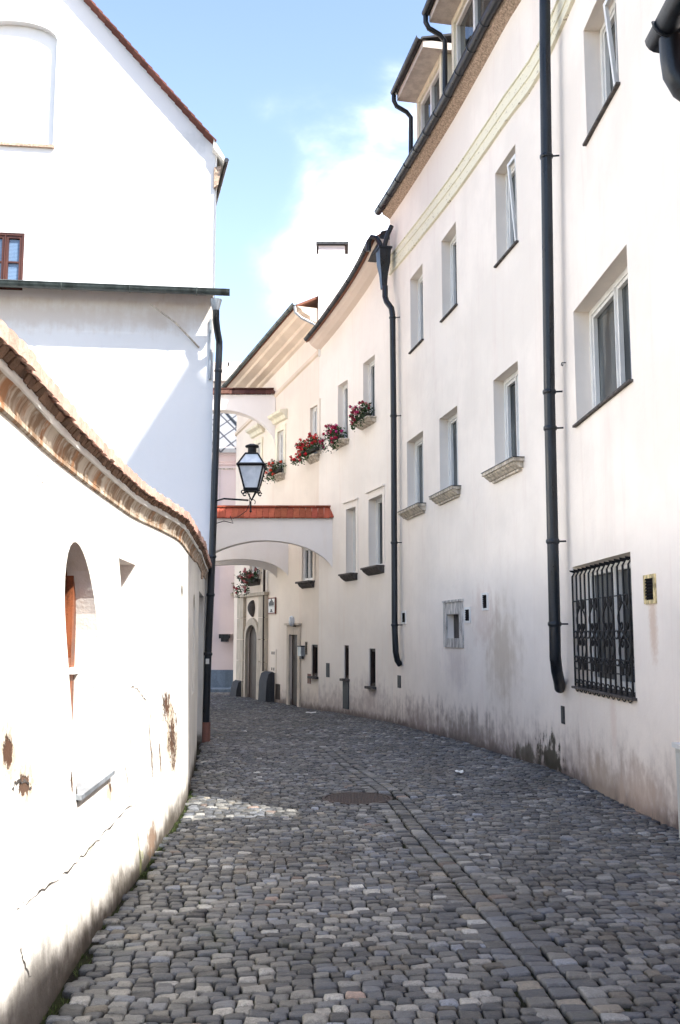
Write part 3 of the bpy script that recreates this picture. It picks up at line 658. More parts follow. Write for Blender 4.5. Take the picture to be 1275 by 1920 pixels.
h=pu; T=flowers((h['u0']+h['u1'])/2+.1,h['z0']-.1,1.3,.2,'flower box overgrown with dark leaves above the arched portal, seen under the arches',[(.35,.05,.06),(.5,.2,.2)],1.6,.35,8)
# wall sign
u0,zt=W.hit(507,1121); u1,zb2=W.hit(517,1151); a,c=min(u0,u1),max(u0,u1)
if c-a<.6: m=(a+c)/2; a,c=m-.3,m+.3
T=thing('street_sign','white sign with dark rim and small dark pictograms, on the wall right of the portal','sign',W.P((a+c)/2,zb2,-.03))
q=B(); ubox(q,W,a,c,zb2,zt,-.05,-.01); obj('rim',q,M_bwood,T)
q=B(); ubox(q,W,a+.04,c-.04,zb2+.04,zt-.04,-.056,-.049); obj('panel',q,M_paper,T)
q=B(); w=c-a; m=(a+c)/2; H_=zt-zb2
for k,(dx,hh) in enumerate(((-.28,.06),(-.14,.11),(0,.17),(.14,.1),(.28,.06))): ubox(q,W,m+dx*w-.045,m+dx*w+.045,zb2+H_*.56,zb2+H_*.6+hh,-.061,-.055)
ubox(q,W,m-.2,m+.2,zb2+H_*.5,zb2+H_*.6,-.0605,-.055); ubox(q,W,a+.05,c-.05,zb2+H_*.44,zb2+H_*.455,-.0605,-.055)
ubox(q,W,m-.05,m+.05,zb2+H_*.12,zb2+H_*.3,-.0605,-.055); ubox(q,W,m-.1,m+.1,zb2+H_*.12,zb2+H_*.18,-.061,-.055)
obj('pictogram',q,M_slate,T)
# door lamp, mailbox
u,z=W.hit(552,1168,-.1); T=thing('wall_lamp','small white wall lamp above the square dark door','lamp',W.P(u,z,0))
q=B(); q.tube([W.P(u,z-.1,0),W.P(u,z-.08,-.16)],.02,6); obj('bracket',q,M_iron,T); q=B(); q.lathe(W.P(u,z-.1,-.18),[(.02,0),(.07,.04),(.09,.14),(.07,.26),(.02,.3)],10); obj('lamp_globe',q,M_milk,T,smooth=True)
u,z=W.hit(565,1222,-.05); T=thing('letter_box','small grey letter box on the wall right of the square dark door','letter box',W.P(u,z-.15,0))
q=B(); ubox(q,W,u-.13,u+.1,z-.12,z+.14,-.12,0); obj('body',q,M_grey,T); q=B(); ubox(q,W,u-.15,u+.12,z+.14,z+.17,-.15,0); ubox(q,W,u-.1,u+.07,z-.2,z-.122,-.08,-.01); obj('lid',q,M_slate,T)
# guard stones
def guard(px0,px1,py1,pyt,label,flip):
    u0=W.hit(px0+1,1200,-.2)[0]; u1=W.hit(px1-1,1200,-.2)[0]; a,c=min(u0,u1),max(u0,u1); q=B(); zz=zg(29)-.15; zt=W.hit((px0+px1)/2,pyt,-.2)[1]
    prof=[(0,zt),(-.08,zt+.05),(-.2,zt-.02),(-.26,zt-.25),(-.3,zz),(0,zz)]
    strip(q,W,a,c,prof,.15); o=obj('guard_stone',q,M_conc,None,label=label,cat='guard stone',group='guard stones beside the portal',smooth=True,sharp=50)
guard(489,505,1318,1262,'tall dark guard stone standing right of the arched portal',0)
guard(436,449,1308,1278,'low grey sloping guard stone standing left of the arched portal',1)
# ================================================================ FLYING ARCHES
def flying(Y,xl,wallx,ztop,zsl,apexz,zsr,th,label,dtile,mat,xoff=0,col=(.33,.085,.05),tilt=0):
    """wall at Y from xl to right street wall; underside is an arch from (xl,zsl) over apex to (xr,zsr)"""
    xr=wallx; q=B(); n=26; T=thing('flying_arch',label,'arch',((xl+xr)/2,Y,zsr),'flying arches across the lane')
    xa=xl+(xr-xl)*(.5+xoff)
    def und(x):
        t=(x-xa)/((xr-xa) if x>xa else (xa-xl)); zz=zsr if x>xa else zsl
        return zz+(apexz-zz)*math.sqrt(max(0,1-t*t*.999))-0*(1-abs(t)) if x>xa else apexz-(apexz-zz)*t*t
    Xs=[xl+(xr-xl)*(k/n) for k in range(n+1)]; Xs+= [xr-(xr-xl)/n*f for f in(.6,.3,.12)]; Xs=sorted(Xs)
    for a,c in zip(Xs,Xs[1:]):
        q.hexa([(a,Y,und(a)),(c,Y,und(c)),(c,Y+th,und(c)),(a,Y+th,und(a)),(a,Y,ztop),(c,Y,ztop),(c,Y+th,ztop),(a,Y+th,ztop)])
    obj('masonry',q,mat,T)
    t=B(); rnd=random.Random(int(Y)); x=xl; w=.165
    while x<xr-.02:
        for sd in(-1,1):
            g=rnd.uniform(.75,1.25); t.cur=(col[0]*g,col[1]*g*rnd.uniform(.9,1.15),col[2]*g); ww=min(w,xr-x)-.008
            y0=Y+th/2; yo=Y+th/2+sd*(th/2+.09); dz=rnd.uniform(-.008,.008)
            P=[(x,yo,ztop+.005+dz),(x+ww,yo,ztop+.005+dz),(x+ww,y0+sd*.02,ztop+dtile+dz),(x,y0+sd*.02,ztop+dtile+dz)]
            t.hexa([*P,*[(p[0],p[1],p[2]+.03) for p in P]])
        g=rnd.uniform(.75,1.1); t.cur=(col[0]*g*.8,col[1]*g*.8,col[2]*g*.8)
        x+=w
    x=xl
    while x<xr-.02:
        g=rnd.uniform(.7,1.1); t.cur=(col[0]*g*.8,col[1]*g*.8,col[2]*g*.8); ww=min(.36,xr-x)-.006
        t.box((x+ww/2,Y+th/2,ztop+dtile+.045),(ww,.16,.05),tilt=None); x+=.36
    obj('coping_tiles',t,M_tiles,T)
    return T
M_arch=plaster('arch_plaster',(.80,.76,.73),dirt_a=0,patch=.04,streaks=.2)
def arch_px(Y,pl,pr,ytop,ysl,yap,ysr,**k):
    xl=atY(pl,ytop,Y)[0]-.5; xr=atY(pr,ytop,Y)[0]
    return dict(Y=Y,xl=xl,wallx=xr+.06,ztop=atY(500,ytop,Y)[2],zsl=atY(400,ysl,Y)[2],apexz=atY(500,yap,Y)[2],zsr=atY(620,ysr,Y)[2],**k)
def wallY(px): 
    u=W.hit(px,1000)[0]; return W.c(u).y
A1=arch_px(wallY(624)+.02,400,623,972,1056,1013,1082,th=.4,label='nearest white flying arch with a red tiled top, just behind the street lamp',dtile=.30,mat=M_arch)
flying(**A1)
A2=arch_px(wallY(541),400,540,1000,1060,1048,1092,th=.4,label='second flying arch, its curve seen beneath the nearest red tiled arch',dtile=.15,mat=M_arch)
flying(**A2)
A3=arch_px(wallY(520),400,519,1010,1064,1058,1094,th=.35,label='farthest of the low flying arches, a thin curved rim just above the portal',dtile=.15,mat=M_arch)
flying(**A3)
A4=arch_px(wallY(514)-.05,400,513,740,772,768,842,th=.5,label='high white flying arch with dark brown tiles, above the street lamp',dtile=.2,mat=M_arch,col=(.10,.045,.035))
A4['xoff']=-.22
flying(**A4)
# ================================================================ LEFT WHITE HOUSE (L3)
cn=G(388,1390); LX,LY=cn[0],cn[1]
LP=Plan([(LX,LY),(LX-14,LY-14*.115)],-1,smooth=False)   # front face, seen from the lane; u runs left
T0=LP.P(1,0,.5)
if T0[1]<LY: LP.side=1
def LH(px,py,d=0): return LP.hit(px,py,d)
H1=thing('white_house','big white gabled house on the left with dark gutter across its front','house',(LX,LY,zg(LY)))
zgut=LH(200,552)[1]
M_wh=plaster('white_lime_plaster',(.80,.795,.785),(.45,.42,.38),.4,.3,[s(LP.P(LH(360,262)[0],LH(360,262)[1],0),(.45,.6,.22),(.55,.56,.55),.5,.8,1.5),s(LP.P(LH(130,260)[0],LH(130,260)[1],0),(.3,.4,.06),(.6,.6,.6),.5,.8,1.2),s(LP.P(LH(100,590)[0],LH(100,590)[1],0),(5,2,.3),(.62,.55,.49),.7,.8,1.2),s(LP.P(LH(390,590)[0],LH(390,590)[1],0),(1.2,2,.35),(.62,.55,.49),.5,.8,1.2)],.025,.006,streaks=.1)
q=B(); wallmesh(q,LP,0,12,-1,zgut-.1,[],step=1,back=None)
# street side wall receding
SD=Vector((-.25,1)).normalized()
def S(k,z,o=0): return (LX+SD.x*k+o*SD.y,LY+SD.y*k,z)
eaveZ=atY(403,283,LY)[2]
q.face(S(0,-1),S(13,-1),S(13,eaveZ),S(0,eaveZ)); q.face(S(13,-1),(LX-12,LY+13,-1),(LX-12,LY+13,eaveZ),S(13,eaveZ))
lw=obj('lower_wall',q,M_wh,H1)
# upper gable
win=hole(LP,(-30,433),(43,433),(-30,541),(43,541),d=.1); 
nich=hole(LP,(-60,30),(103,30),(-60,267),(103,267),d=.14,fill=True); nich['z1']=LH(40,36)[1]
vpts=[LH(402,272),LH(160,0)]
sl=(vpts[1][1]-vpts[0][1])/(vpts[1][0]-vpts[0][0])
gz=lambda u:min(vpts[0][1]+sl*(u-vpts[0][0]),vpts[0][1]+sl*6.5)if u<6.5 else vpts[0][1]+sl*(13-u)
b=B(); st=.06; P=lambda u,z,d=0:LP.P(u,z,d+st)
# segmental arch at the top of the blind niche
nich['arch']=.32
wallmesh(b,LP,.03,12.9,zgut-.1,gz,[win,nich],step=.5,P=P); obj('gable_wall',b,M_wh,H1)
o=window(LP,dict(win,d=.14),H1,mull=1,trans=1,fm=simple('brown_gable_frame',(.075,.028,.02),.5,.3),fw=.045)
q=B(); u0,u1,z0,z1=win['u0'],win['u1'],win['z0'],win['z1']
for k in range(34): ubox(q,LP,u0+.1,u1-.1,z0+.1+(z1-z0-.2)*k/34,z0+.1+(z1-z0-.2)*(k+.8)/34,.1385,.1395)
obj('blind',q,simple('blind_blue',(.16,.25,.38),.35,.5,var=.05),o)
q=B(); ubox(q,LP,nich['u0']-.03,nich['u1'],nich['z0']-.05,nich['z0'],.0,.2); obj('niche_ledge',q,M_rough,H1)
# gable roof verge with tiles
q=B(); rnd=random.Random(4); u=vpts[0][0]-.05; 
uu=0
n=46
for k in range(n):
    u0=vpts[0][0]+6.2*k/n; z0=gz(u0)+.02; g=rnd.uniform(.7,1.25); q.cur=(.15*g,.06*g,.045*g); L=6.2/n*1.25
    a=LP.P(u0-L*.25,z0-sl*L*.25+.035,-.14); c=LP.P(u0+L,z0+sl*L+.0,-.14); e=LP.P(u0+L+3.,z0+sl*L,12); f_=LP.P(u0-L*.25+3.,z0-sl*L*.25+.035,12)
    dn=.026
    q.hexa([a,c,e,f_]+[(p[0],p[1],p[2]+dn) for p in(a,c,e,f_)])
rf=obj('roof',q,M_tiles,H1)
# right eave board & gutter, running away along the lane
q=B(); zt=atY(403,272,LY)[2]; ze=atY(423,300,LY-.1)[2]; xo=atY(421,300,LY-.1)[0]-LX
def SE(k,o,z): return (LX+SD.x*k+o,LY-.12+SD.y*k,z)
q.hexa([SE(0,-.05,zt-.12),SE(0,xo,ze-.04),SE(12,xo,ze-.04),SE(12,-.05,zt-.12),SE(0,-.05,zt+.06),SE(0,xo,ze+.06),SE(12,xo,ze+.06),SE(12,-.05,zt+.06)]); obj('eave_board',q,plaster('eave_plaster',(.72,.68,.6),dirt_a=0),H1)
q=B(); q.hexa([SE(.1,-.02,ze-.5),SE(.1,.06,ze-.45),SE(12,.06,ze-.45),SE(12,-.02,ze-.5),SE(.1,-.02,ze-.1),SE(.1,xo-.04,ze-.08),SE(12,xo-.04,ze-.08),SE(12,-.02,ze-.1)]); obj('soffit',q,M_rough,H1)
q=B(); q.tube([SE(-.02,xo+.04,ze-.02),SE(12,xo+.04,ze-.02)],.045,8); obj('side_gutter',q,M_metal,H1,smooth=True)
# pent strip + gutter across the front
q=B(); rnd=random.Random(9); k=0; u=-.05
while u<11.5:
    g=rnd.uniform(.8,1.3); q.cur=(.55*g,.42*g,.37*g); w=.17
    q.hexa([LP.P(u,zgut-.02,-.42),LP.P(u+w,zgut-.02,-.42),LP.P(u+w,zgut+.10,.05),LP.P(u,zgut+.10,.05),LP.P(u,zgut+.02,-.42),LP.P(u+w,zgut+.02,-.42),LP.P(u+w,zgut+.13,.05),LP.P(u,zgut+.13,.05)]); u+=w+.004
obj('pent_roof',q,M_pinktile,H1)
q=B(); ubox(q,LP,0,11.5,zgut+.13,zgut+.2,-.015,.05); obj('flashing',q,M_grey,H1)
gutter(LP,H1,-.28,11.5,lambda u:zgut-.03,-.5,.085,M_metal2,br=1.25,name='front_gutter')
q=B(); a_=LH(283,573,-.3); b_=LH(330,605,-.28); c_=LH(373,651,-.03); q.tube([LP.P(*a_,-.38),LP.P(*b_,-.25),LP.P(*c_,-.01)],.017,6); obj('stay_bar',q,M_stone,H1)
q=B(); uu_,zz_=LH(398,600); q.tube([LP.P(.06,LH(398,600)[1],-.03),LP.P(.06,LH(398,712)[1],-.03)],.028,8); obj('conduit',q,M_grey,H1)
# corner downpipe
def atp(px,py,Y): return atY(px,py,Y)
Yp=LY-.35
q=B(); t0=atp(405,562,Yp-.1); q.lathe((t0[0],t0[1],t0[2]-.2),[(.06,0),(.075,.05),(.11,.2)],12)
pts=[atp(405,570,Yp-.1),atp(405,600,Yp-.08),atp(407,618,Yp),atp(411,640,LY-.15),atp(411,655,LY-.12),atp(409,700,LY-.12),atp(398,1040,LY-.12),atp(390,1230,LY-.12),atp(386,1358,LY-.12)]
fq=q; dp=pipe(H1,pts,.062,collars=((4,.9),(6,.02),(6,.4),(6,.98)),name='corner_downpipe')
obj('funnel',fq,M_grey,dp,smooth=True)
q=B(); q.tube([atp(386,1354,LY-.12),atp(385,1392,LY-.12)],[.08,.085],12); obj('pipe_boot',q,simple('rust_boot',(.2,.1,.08),.8,.2),dp)
q=B(); x,y,z=atp(389,1240,LY-.2); q.box((x,y,z),(.06,.012,.09)); obj('white_tag',q,M_paper,dp)
# ================================================================ STREET LAMP
LY_=LY-.45
def lp(px,py,dy=0): return atY(px,py,LY_+dy)
T=thing('street_lamp','black iron lantern with frosted panes on a bracket from the left corner downpipe','street lamp',lp(470,937))
q=B(); q.tube([(lp(400,934)[0],LY-.1,lp(400,934)[2]),lp(420,935),lp(466,938)],.016,8)
q.tube([lp(470,940),lp(470,958)],.014,6); c=lp(470,958); q.lathe((c[0],c[1],c[2]-.03),[(.005,0),(.022,.02),(.022,.03),(.005,.05)],8)
pa=lp(474,938); q.tube([(pa[0]+.045*math.cos(t)*(1-t/12),pa[1],pa[2]-.03+.045*math.sin(t)*(1-t/12)) for t in [PI*1+ -k*.5 for k in range(9)]],.007,5)
obj('bracket',q,M_iron,T,smooth=True)
cx_,cyy,_=lp(472,900); zA=lp(472,938)[2]; zB=lp(472,918)[2]; zC=lp(472,874)[2]; zD=lp(472,852)[2]; zE=lp(472,836)[2]
q=B(); 
w0,w1,w2=.135,.225,.12   # half widths
sq=lambda w,z:[(cx_+sx*w,cyy+sy*w,z) for sx,sy in((-1,-1),(1,-1),(1,1),(-1,1))]
def ringbox(w,z,hh,t): 
    for i in range(4):
        A=sq(w,z);p=Vector(A[i]);r_=Vector(A[(i+1)%4]); q.tube([p,r_],t,4)
for i in range(4):
    q.tube([sq(w0*.85,zB)[i],sq(w1*.97,zC)[i]],.016,6); q.tube([sq(w1*1.03,zC)[i],sq(w2*.9,zD)[i]],.014,6)
    q.tube([sq(w0*.6,zB-.03)[i],(cx_,cyy,zA)],.011,6)
    p=sq(w0,zB-.06)[i]; q.tube([(p[0]+.03*math.cos(t),p[1],p[2]+.03*math.sin(t)) for t in [k*.7 for k in range(9)]],.012,5)
ringbox(w0*.88,zB,.02,.022); ringbox(w1*1.03,zC,.03,.026); ringbox(w2*.9,zD,.02,.016)
for A,C,za,zc in((w2*.95,w2*.5,zD,zD+.03),):
    q.hexa(sq(A,za)+sq(C,zc))
q.lathe((cx_,cyy,zD+.03),[(.075,0),(.075,zE-zD-.06),(.12,zE-zD-.055),(.12,zE-zD-.03),(.05,zE-zD)],14)
q.hexa(sq(w0*.88,zB-.035)+sq(w0*.88,zB-.012))
obj('frame',q,M_iron,T)
q=B(); q.hexa(sq(w0*.8,zB-.01)+sq(w1*.93,zC-.012)); obj('lamp_glass',q,M_milk,T)
q=B(); q.hexa(sq(w1*.96,zC+.012)+sq(w2*.86,zD-.005)); obj('roof_glass',q,M_milk,T)
q=B(); q.tube([lp(468,925,-.05),lp(468,945,-.05),lp(462,958,-.05),lp(448,968,.1),lp(437,972,.2)],.006,5); q.tube([lp(404,982,.25),lp(420,977,.1),lp(437,981,0),lp(432,968,.05)],.008,5); obj('cable',q,M_iron,T)
# ================================================================ GARDEN WALL (L1+L2)
XB=([-8,1,4.21,5.25,6.95,9.79,11.53,11.6,15.4,17.3],[-.7,-1.14,-1.24,-1.30,-1.38,-1.54,-1.74,-1.76,-2.22,-2.42])
XT=([-8,1,4.0,5.05,5.81,6.75,7.89,8.75,9.75,11.53,11.6,15.4,17.3],[-.95,-1.32,-1.45,-1.56,-1.61,-1.66,-1.71,-1.66,-1.64,-1.76,-1.78,-2.22,-2.42])
ZS=([-8,9.6,10.4,11.5,11.9,13,17.3],[2.55,2.55,2.52,2.47,2.5,2.57,2.57])
def gsm(X,Y_,y,wd=.35):
    return sum(np.interp(y+o*wd,X,Y_) for o in(-1,-.5,0,.5,1))/5
def wx(Y,z):
    wd=.3 if abs(Y-11.55)>.3 else .02
    a=gsm(*XB,Y,wd); c=gsm(*XT,Y,wd); return a+(c-a)*max(0,min(1.25,z/2.55))
def zs(Y): return float(gsm(*ZS,Y,.3))
class LW:
    def P(s,u,z,d=0): return (wx(u,z)-d,u,z)
    def hit(s,px,py,d=0):
        rx,rz=ray(px,py); pv=None
        for Y in np.linspace(2,17.2,1500):
            g=rx*Y-(wx(Y,CH+rz*Y)-d)
            if pv is not None and (g<0)!=(pv<0): return Y,CH+rz*Y
            pv=g
        raise ValueError((px,py))
Lw=LW()
GW=thing('garden_wall','old white plastered garden wall on the left, with tiled scalloped coping and crumbling base','wall',(-1.5,7,0))
na=dict(u0=(Lw.hit(113,1111)[0]+Lw.hit(151,1496)[0])/2,u1=(Lw.hit(171,1137)[0]+Lw.hit(211,1432)[0])/2,z0=(Lw.hit(151,1496)[1]+Lw.hit(211,1432)[1])/2,z1=Lw.hit(135,1013)[1],d=.3)
na['arch']=min((na['u1']-na['u0'])/2*1.15,.6)
na['back']=lambda u,z:(gsm(*XT,u)-.075,u,z)
nb=dict(u0=Lw.hit(227,1100)[0],u1=Lw.hit(254,1062)[0],z0=Lw.hit(240,1200)[1],z1=(Lw.hit(226,1046)[1]+Lw.hit(255,1061)[1])/2,d=.3)
nb['back']=lambda u,z:(gsm(*XT,u)-.14,u,z)
nc=dict(u0=Lw.hit(339.0,1120)[0],u1=Lw.hit(343.5,1120)[0],z0=Lw.hit(341,1165)[1],z1=Lw.hit(340,1096)[1],d=.18,arch=.15,fill=True)
nd=dict(u0=11.75,u1=12.6,z0=Lw.hit(362,1300)[1],z1=Lw.hit(364,1114)[1],d=.15,arch=.2,fill=True)
ne=dict(u0=Lw.hit(372,1200)[0],u1=Lw.hit(381,1200)[0],z0=-.8,z1=Lw.hit(376,1112)[1],d=.2)
print('niches',{k:(round(v['u0'],2),round(v['u1'],2),round(v['z0'],2),round(v['z1'],2)) for k,v in dict(a=na,b=nb,c=nc,d=nd,e=ne).items()})
def spL(px,py,ru,rz_,c,a,e=.4,k=.9):
    u,z=Lw.hit(px,py); q=Lw.P(u,z); return s(q,(.25+ru*.3,ru,rz_),c,a,e,k)
BR=(.075,.033,.018); DK=(.06,.05,.04)
spl=[spL(14,1410,.06,.06,BR,.95,.25,1.),spL(45,1475,.09,.04,BR,.9,.25,1.8),spL(140,1345,.04,.1,(.5,.40,.30),.8,.5,1.2),spL(134,1465,.025,.06,BR,.95,.3,1.2),
     spL(207,1478,.03,.03,BR,.9,.25,1.5),spL(311,1325,.16,.11,BR,.95,.25,2.4),spL(323,1385,.2,.2,BR,.95,.2,2.7),spL(282,1400,.03,.22,BR,.9,.3,2.0),spL(145,1490,.04,.04,DK,.95,.3,.8),
     spL(265,1360,.5,.45,(.80,.74,.66),.7,.5,1.),spL(60,880,.35,.12,(.70,.66,.58),.55,.5,2.),spL(170,1605,.12,.16,(.42,.42,.22),.5,.9,1.2),spL(93,1620,.06,.14,(.42,.42,.22),.55,.9,1.2),
     spL(262,1590,.06,.2,(.2,.22,.08),.8,.8,1.),spL(285,1575,.25,.12,(.22,.14,.09),.85,.5,1.2),spL(60,1880,.5,.22,(.12,.11,.10),.8,.7,1.)]
HL=(.42,.34,.25)
spl=[spL(300,1390,.55,.42,(.50,.44,.35),.65,.7,2.2),spL(316,1340,.26,.2,HL,.8,.45,2.2),spL(324,1390,.3,.26,HL,.8,.45,2.4),spL(16,1415,.12,.13,HL,.8,.5,2.),spL(48,1478,.15,.09,HL,.8,.5,2.),spL(205,1485,.1,.06,HL,.8,.5,2.),spL(175,1425,.2,.045,HL,.8,.5,1.5),spL(30,1100,.5,.5,(.60,.55,.46),.5,.9,2.)]+spl+[spL(316,1312,.05,.06,BR,.95,.3,2.),spL(300,1420,.03,.12,BR,.9,.3,2.4),spL(330,1350,.05,.05,BR,.9,.3,2.4)]
M_lw=plaster('crumbling_white_plaster',(.745,.72,.665),(.15,.125,.10),.30,.9,spl,.14,.02,warm=(.62,.56,.46),streaks=.7)
class _pl: P=staticmethod(lambda u,z,d=0:Lw.P(u,z,d))
b=B()
# fine mesh for batter: several z levels
hs=[na,nb,nc,nd,ne]
us=sorted(set(np.round(np.concatenate([np.linspace(-8,1,10),np.linspace(1.2,11.5,60),[11.53,11.56,11.6],np.linspace(11.8,17.25,25)]),4))|{round(float(h[k]),4) for h in hs for k in('u0','u1')})
zl=sorted({-1.0,.05,.3,.6,.9,1.3,1.7,2.1}|{round(float(h[k]),4) for h in hs for k in('z0','z1')})+[9.]
idx={}
def zz_(u,z): return zs(u)+.02 if z>8 else min(z,zs(u)-.01)
def gv(u,k):
    if (u,k) not in idx: idx[(u,k)]=b.V(Lw.P(u,zz_(u,zl[k])))
    return idx[(u,k)]
for a,c in zip(us,us[1:]):
    for k in range(len(zl)-1):
        um=(a+c)/2; zm=(zl[k]+min(zl[k+1],2.5))/2
        if any(h['u0']<um<h['u1'] and h['z0']<zm<h['z1'] for h in hs): continue
        b.f.append([gv(a,k),gv(c,k),gv(c,k+1),gv(a,k+1)])
wb=B()
for h in hs:
    a,c,z0,z1,d=h['u0'],h['u1'],h['z0'],h['z1'],h['d']; P2=h.get('back') or (lambda u,z:Lw.P(u,z,d))
    if h.get('arch'):
        r=h['arch']; n=16; um=(a+c)/2; hw=(c-a)/2
        A=[(um-hw*math.cos(PI*i/n),z1-r+r*math.sin(PI*i/n)) for i in range(n+1)]
        b.face(*[Lw.P(a,z1)]+[Lw.P(u,z) for u,z in A[:n//2+1]]); b.face(*[Lw.P(u,z) for u,z in A[n//2:]]+[Lw.P(c,z1)])
        loop=[(a,z0)]+A+[(c,z0)]
    else: loop=[(a,z0),(a,z1),(c,z1),(c,z0)]
    for i in range(len(loop)):
        p,q_=loop[i],loop[(i+1)%len(loop)]; b.face(Lw.P(*p),Lw.P(*q_),P2(*q_),P2(*p))
    if h.get('fill'): b.face(*[P2(*q_) for q_ in loop])
# back of the wall
for a,c in zip(us,us[1:]): b.face((wx(a,2.5)-.55,a,-1),(wx(c,2.5)-.55,c,-1),(wx(c,2.5)-.55,c,zs(c)),(wx(a,2.5)-.55,a,zs(a)))
obj('wall',b,M_lw,GW,smooth=True,sharp=20)
def sweepL(prof,mat,name,y0,y1,step=.12,smooth=False,jit=0,colf=None):
    q=B(); n=int((y1-y0)/step); R=[]; rnd=random.Random(5)
    for i in range(n+1):
        Y=y0+(y1-y0)*i/n; x=wx(Y,2.55); Z=zs(Y)
        if colf: q.cur=colf(rnd,i)
        R.append([q.V((x+o+jit*rnd.uniform(-1,1),Y,Z+dz+jit*rnd.uniform(-1,1))) for o,dz in prof])
    m=len(prof)
    for A,C in zip(R,R[1:]):
        for k in range(m): q.f.append([A[k],A[(k+1)%m],C[(k+1)%m],C[k]])
    q.f.append(R[0][::-1]); q.f.append(R[-1]); return obj(name,q,mat,GW,smooth=smooth)
M_cove=NT('weathered_striped_cove',.9,.15); g=M_cove; p=g.pos(); X,Y,Z=g.xyz(p)
nn=g.noise(g.vm('MULTIPLY',p,(.6,5.5,.6)),1.0,5,.75); n2=g.noise(p,12,5,.6)
cc=g.mix(g.mr(nn,.42,.6),(.27,.18,.115),(.60,.52,.42)); cc=g.mix(g.mr(g.noise(g.vm('MULTIPLY',p,(.4,3,.4)),1.7,3),.52,.66),cc,(.40,.21,.11)); cc=g.mix(g.mr(n2,.5,.75),cc,(.62,.57,.48))
g.col(cc); g.bump(g.math('ADD',nn,g.math('MULTIPLY',n2,.4)),.6,.02); M_cove=g.m
sweepL([(-.02,-.005),(.008,0),(.016,.008),(.016,.03),(-.02,.04)],M_cove,'string_course',-8,17.2)
sweepL([(-.02,.036),(.012,.033),(.016,.05),(.022,.075),(.033,.10),(.046,.118),(.052,.124),(-.02,.13)],M_cove,'cove_moulding',-8,17.2,.06,True,.003)
sweepL([(-.02,.131),(.054,.125),(.060,.132),(.061,.172),(-.02,.178)],M_lw,'fascia',-8,17.2,jit=.002)
q=B(); rnd=random.Random(12); Y=-7.9
while Y<17.2:     # dentil course of thin bricks under the coping
    w=rnd.uniform(.055,.075); x=wx(Y,2.55); Z=zs(Y); g_=rnd.uniform(.6,1.3); q.cur=(.20*g_,.125*g_,.085*g_); o=.092+rnd.uniform(-.012,.010)
    zb__=Z+.172+rnd.uniform(-.012,.002); q.hexa([(x-.02,Y,zb__),(x+.066,Y,zb__),(x+.066,Y+w,zb__),(x-.02,Y+w,zb__),(x-.02,Y,Z+.202),(x+o,Y,Z+.202),(x+o,Y+w,Z+.202),(x-.02,Y+w,Z+.202)]); Y+=w+rnd.uniform(.008,.03)
obj('brick_course',q,M_pinktile,GW)
q=B(); Y=-7.9; rnd=random.Random(13)
while Y<17.2:     # coping tiles
    w=rnd.uniform(.12,.16); x=wx(Y+w/2,2.55); Z=zs(Y+w/2)+.203; g_=rnd.uniform(.8,1.15); h_=rnd.uniform(.88,1.08); q.cur=(.56*g_,.36*g_*h_,.29*g_*h_)
    o=.112+rnd.uniform(-.008,.008); dz=rnd.uniform(-.006,.008); t=.066; m=6; R=[]
    for yy,hh in((Y,0),(Y+w*.25,.008),(Y+w*.5,.011),(Y+w*.75,.008),(Y+w-.004,0)):
        R.append([q.V(pp_) for pp_ in((x+o,yy,Z+dz+hh*.6),(x+o,yy,Z+t+dz+hh),(x-.12,yy,Z+.085+dz+hh),(x-.12,yy,Z+.06+dz))])
    for A,C in zip(R,R[1:]):
        for k in range(4): q.f.append([A[k],A[(k+1)%4],C[(k+1)%4],C[k]])
    q.f.append(R[0][::-1]); q.f.append(R[-1])
    q.cur=tuple(e_*.8 for e_ in q.cur); q.hexa([(x-.65,Y,Z-.1),(x-.11,Y,Z+.04),(x-.11,Y+w,Z+.04),(x-.65,Y+w,Z-.1),(x-.65,Y,Z-.07),(x-.11,Y,Z+.09),(x-.11,Y+w,Z+.09),(x-.65,Y+w,Z-.07)])
    Y+=w
obj('coping_tiles',q,M_pinktile,GW)
# niche joinery
q=B(); a,c=na['u0'],na['u1']; xb=lambda u:gsm(*XT,u)-.07
z0,z1=na['z0'],na['z1']; 
def wb(y0,y1,z0_,z1_,o0,o1): 
    q.hexa([(xb(y0)-o0,y0,z0_),(xb(y0)-o1,y0,z0_),(xb(y1)-o1,y1,z0_),(xb(y1)-o0,y1,z0_),(xb(y0)-o0,y0,z1_),(xb(y0)-o1,y0,z1_),(xb(y1)-o1,y1,z1_),(xb(y1)-o0,y1,z1_)])
for y0,y1 in((a-.02,a+.07),((a+c)/2-.05,(a+c)/2+.05),(c-.11,c+.02)): wb(y0,y1,z0,z1+.02,-.035,.03)
wb(a,c,z0,z0+.1,-.03,.028); wb(a,c,1.38,1.46,-.032,.028); wb(a-.05,c+.05,z0-.1,z1+.1,.031,.05)
obj('niche_window',q,M_wood,GW,label='orange brown wooden window in the arched niche')
q=B(); wb(c-.14,c+.01,1.36,1.40,-.06,-.033); obj('window_ledge',q,M_paper,GW)
q=B(); xo=wx(a,z0); q.hexa([(xb(a)+.0,a-.02,z0+.005),(wx(a,z0)+.035,a-.05,z0-.02),(wx(c,z0)+.035,c+.01,z0-.02),(xb(c)+.0,c-.005,z0+.005),(xb(a)+.0,a-.02,z0+.03),(wx(a,z0)+.035,a-.05,z0+.005),(wx(c,z0)+.035,c+.01,z0+.005),(xb(c)+.0,c-.005,z0+.03)])
obj('niche_sill',q,M_grey,GW,label='grey metal sill of the arched niche')
a,c=nb['u0'],nb['u1']; xb=lambda u:gsm(*XT,u)-.135; z0,z1=nb['z0'],nb['z1']; q=B()
wb(a-.05,c+.05,z0-.1,z1+.1,.031,.05); obj('dark_window',q,M_black,GW)
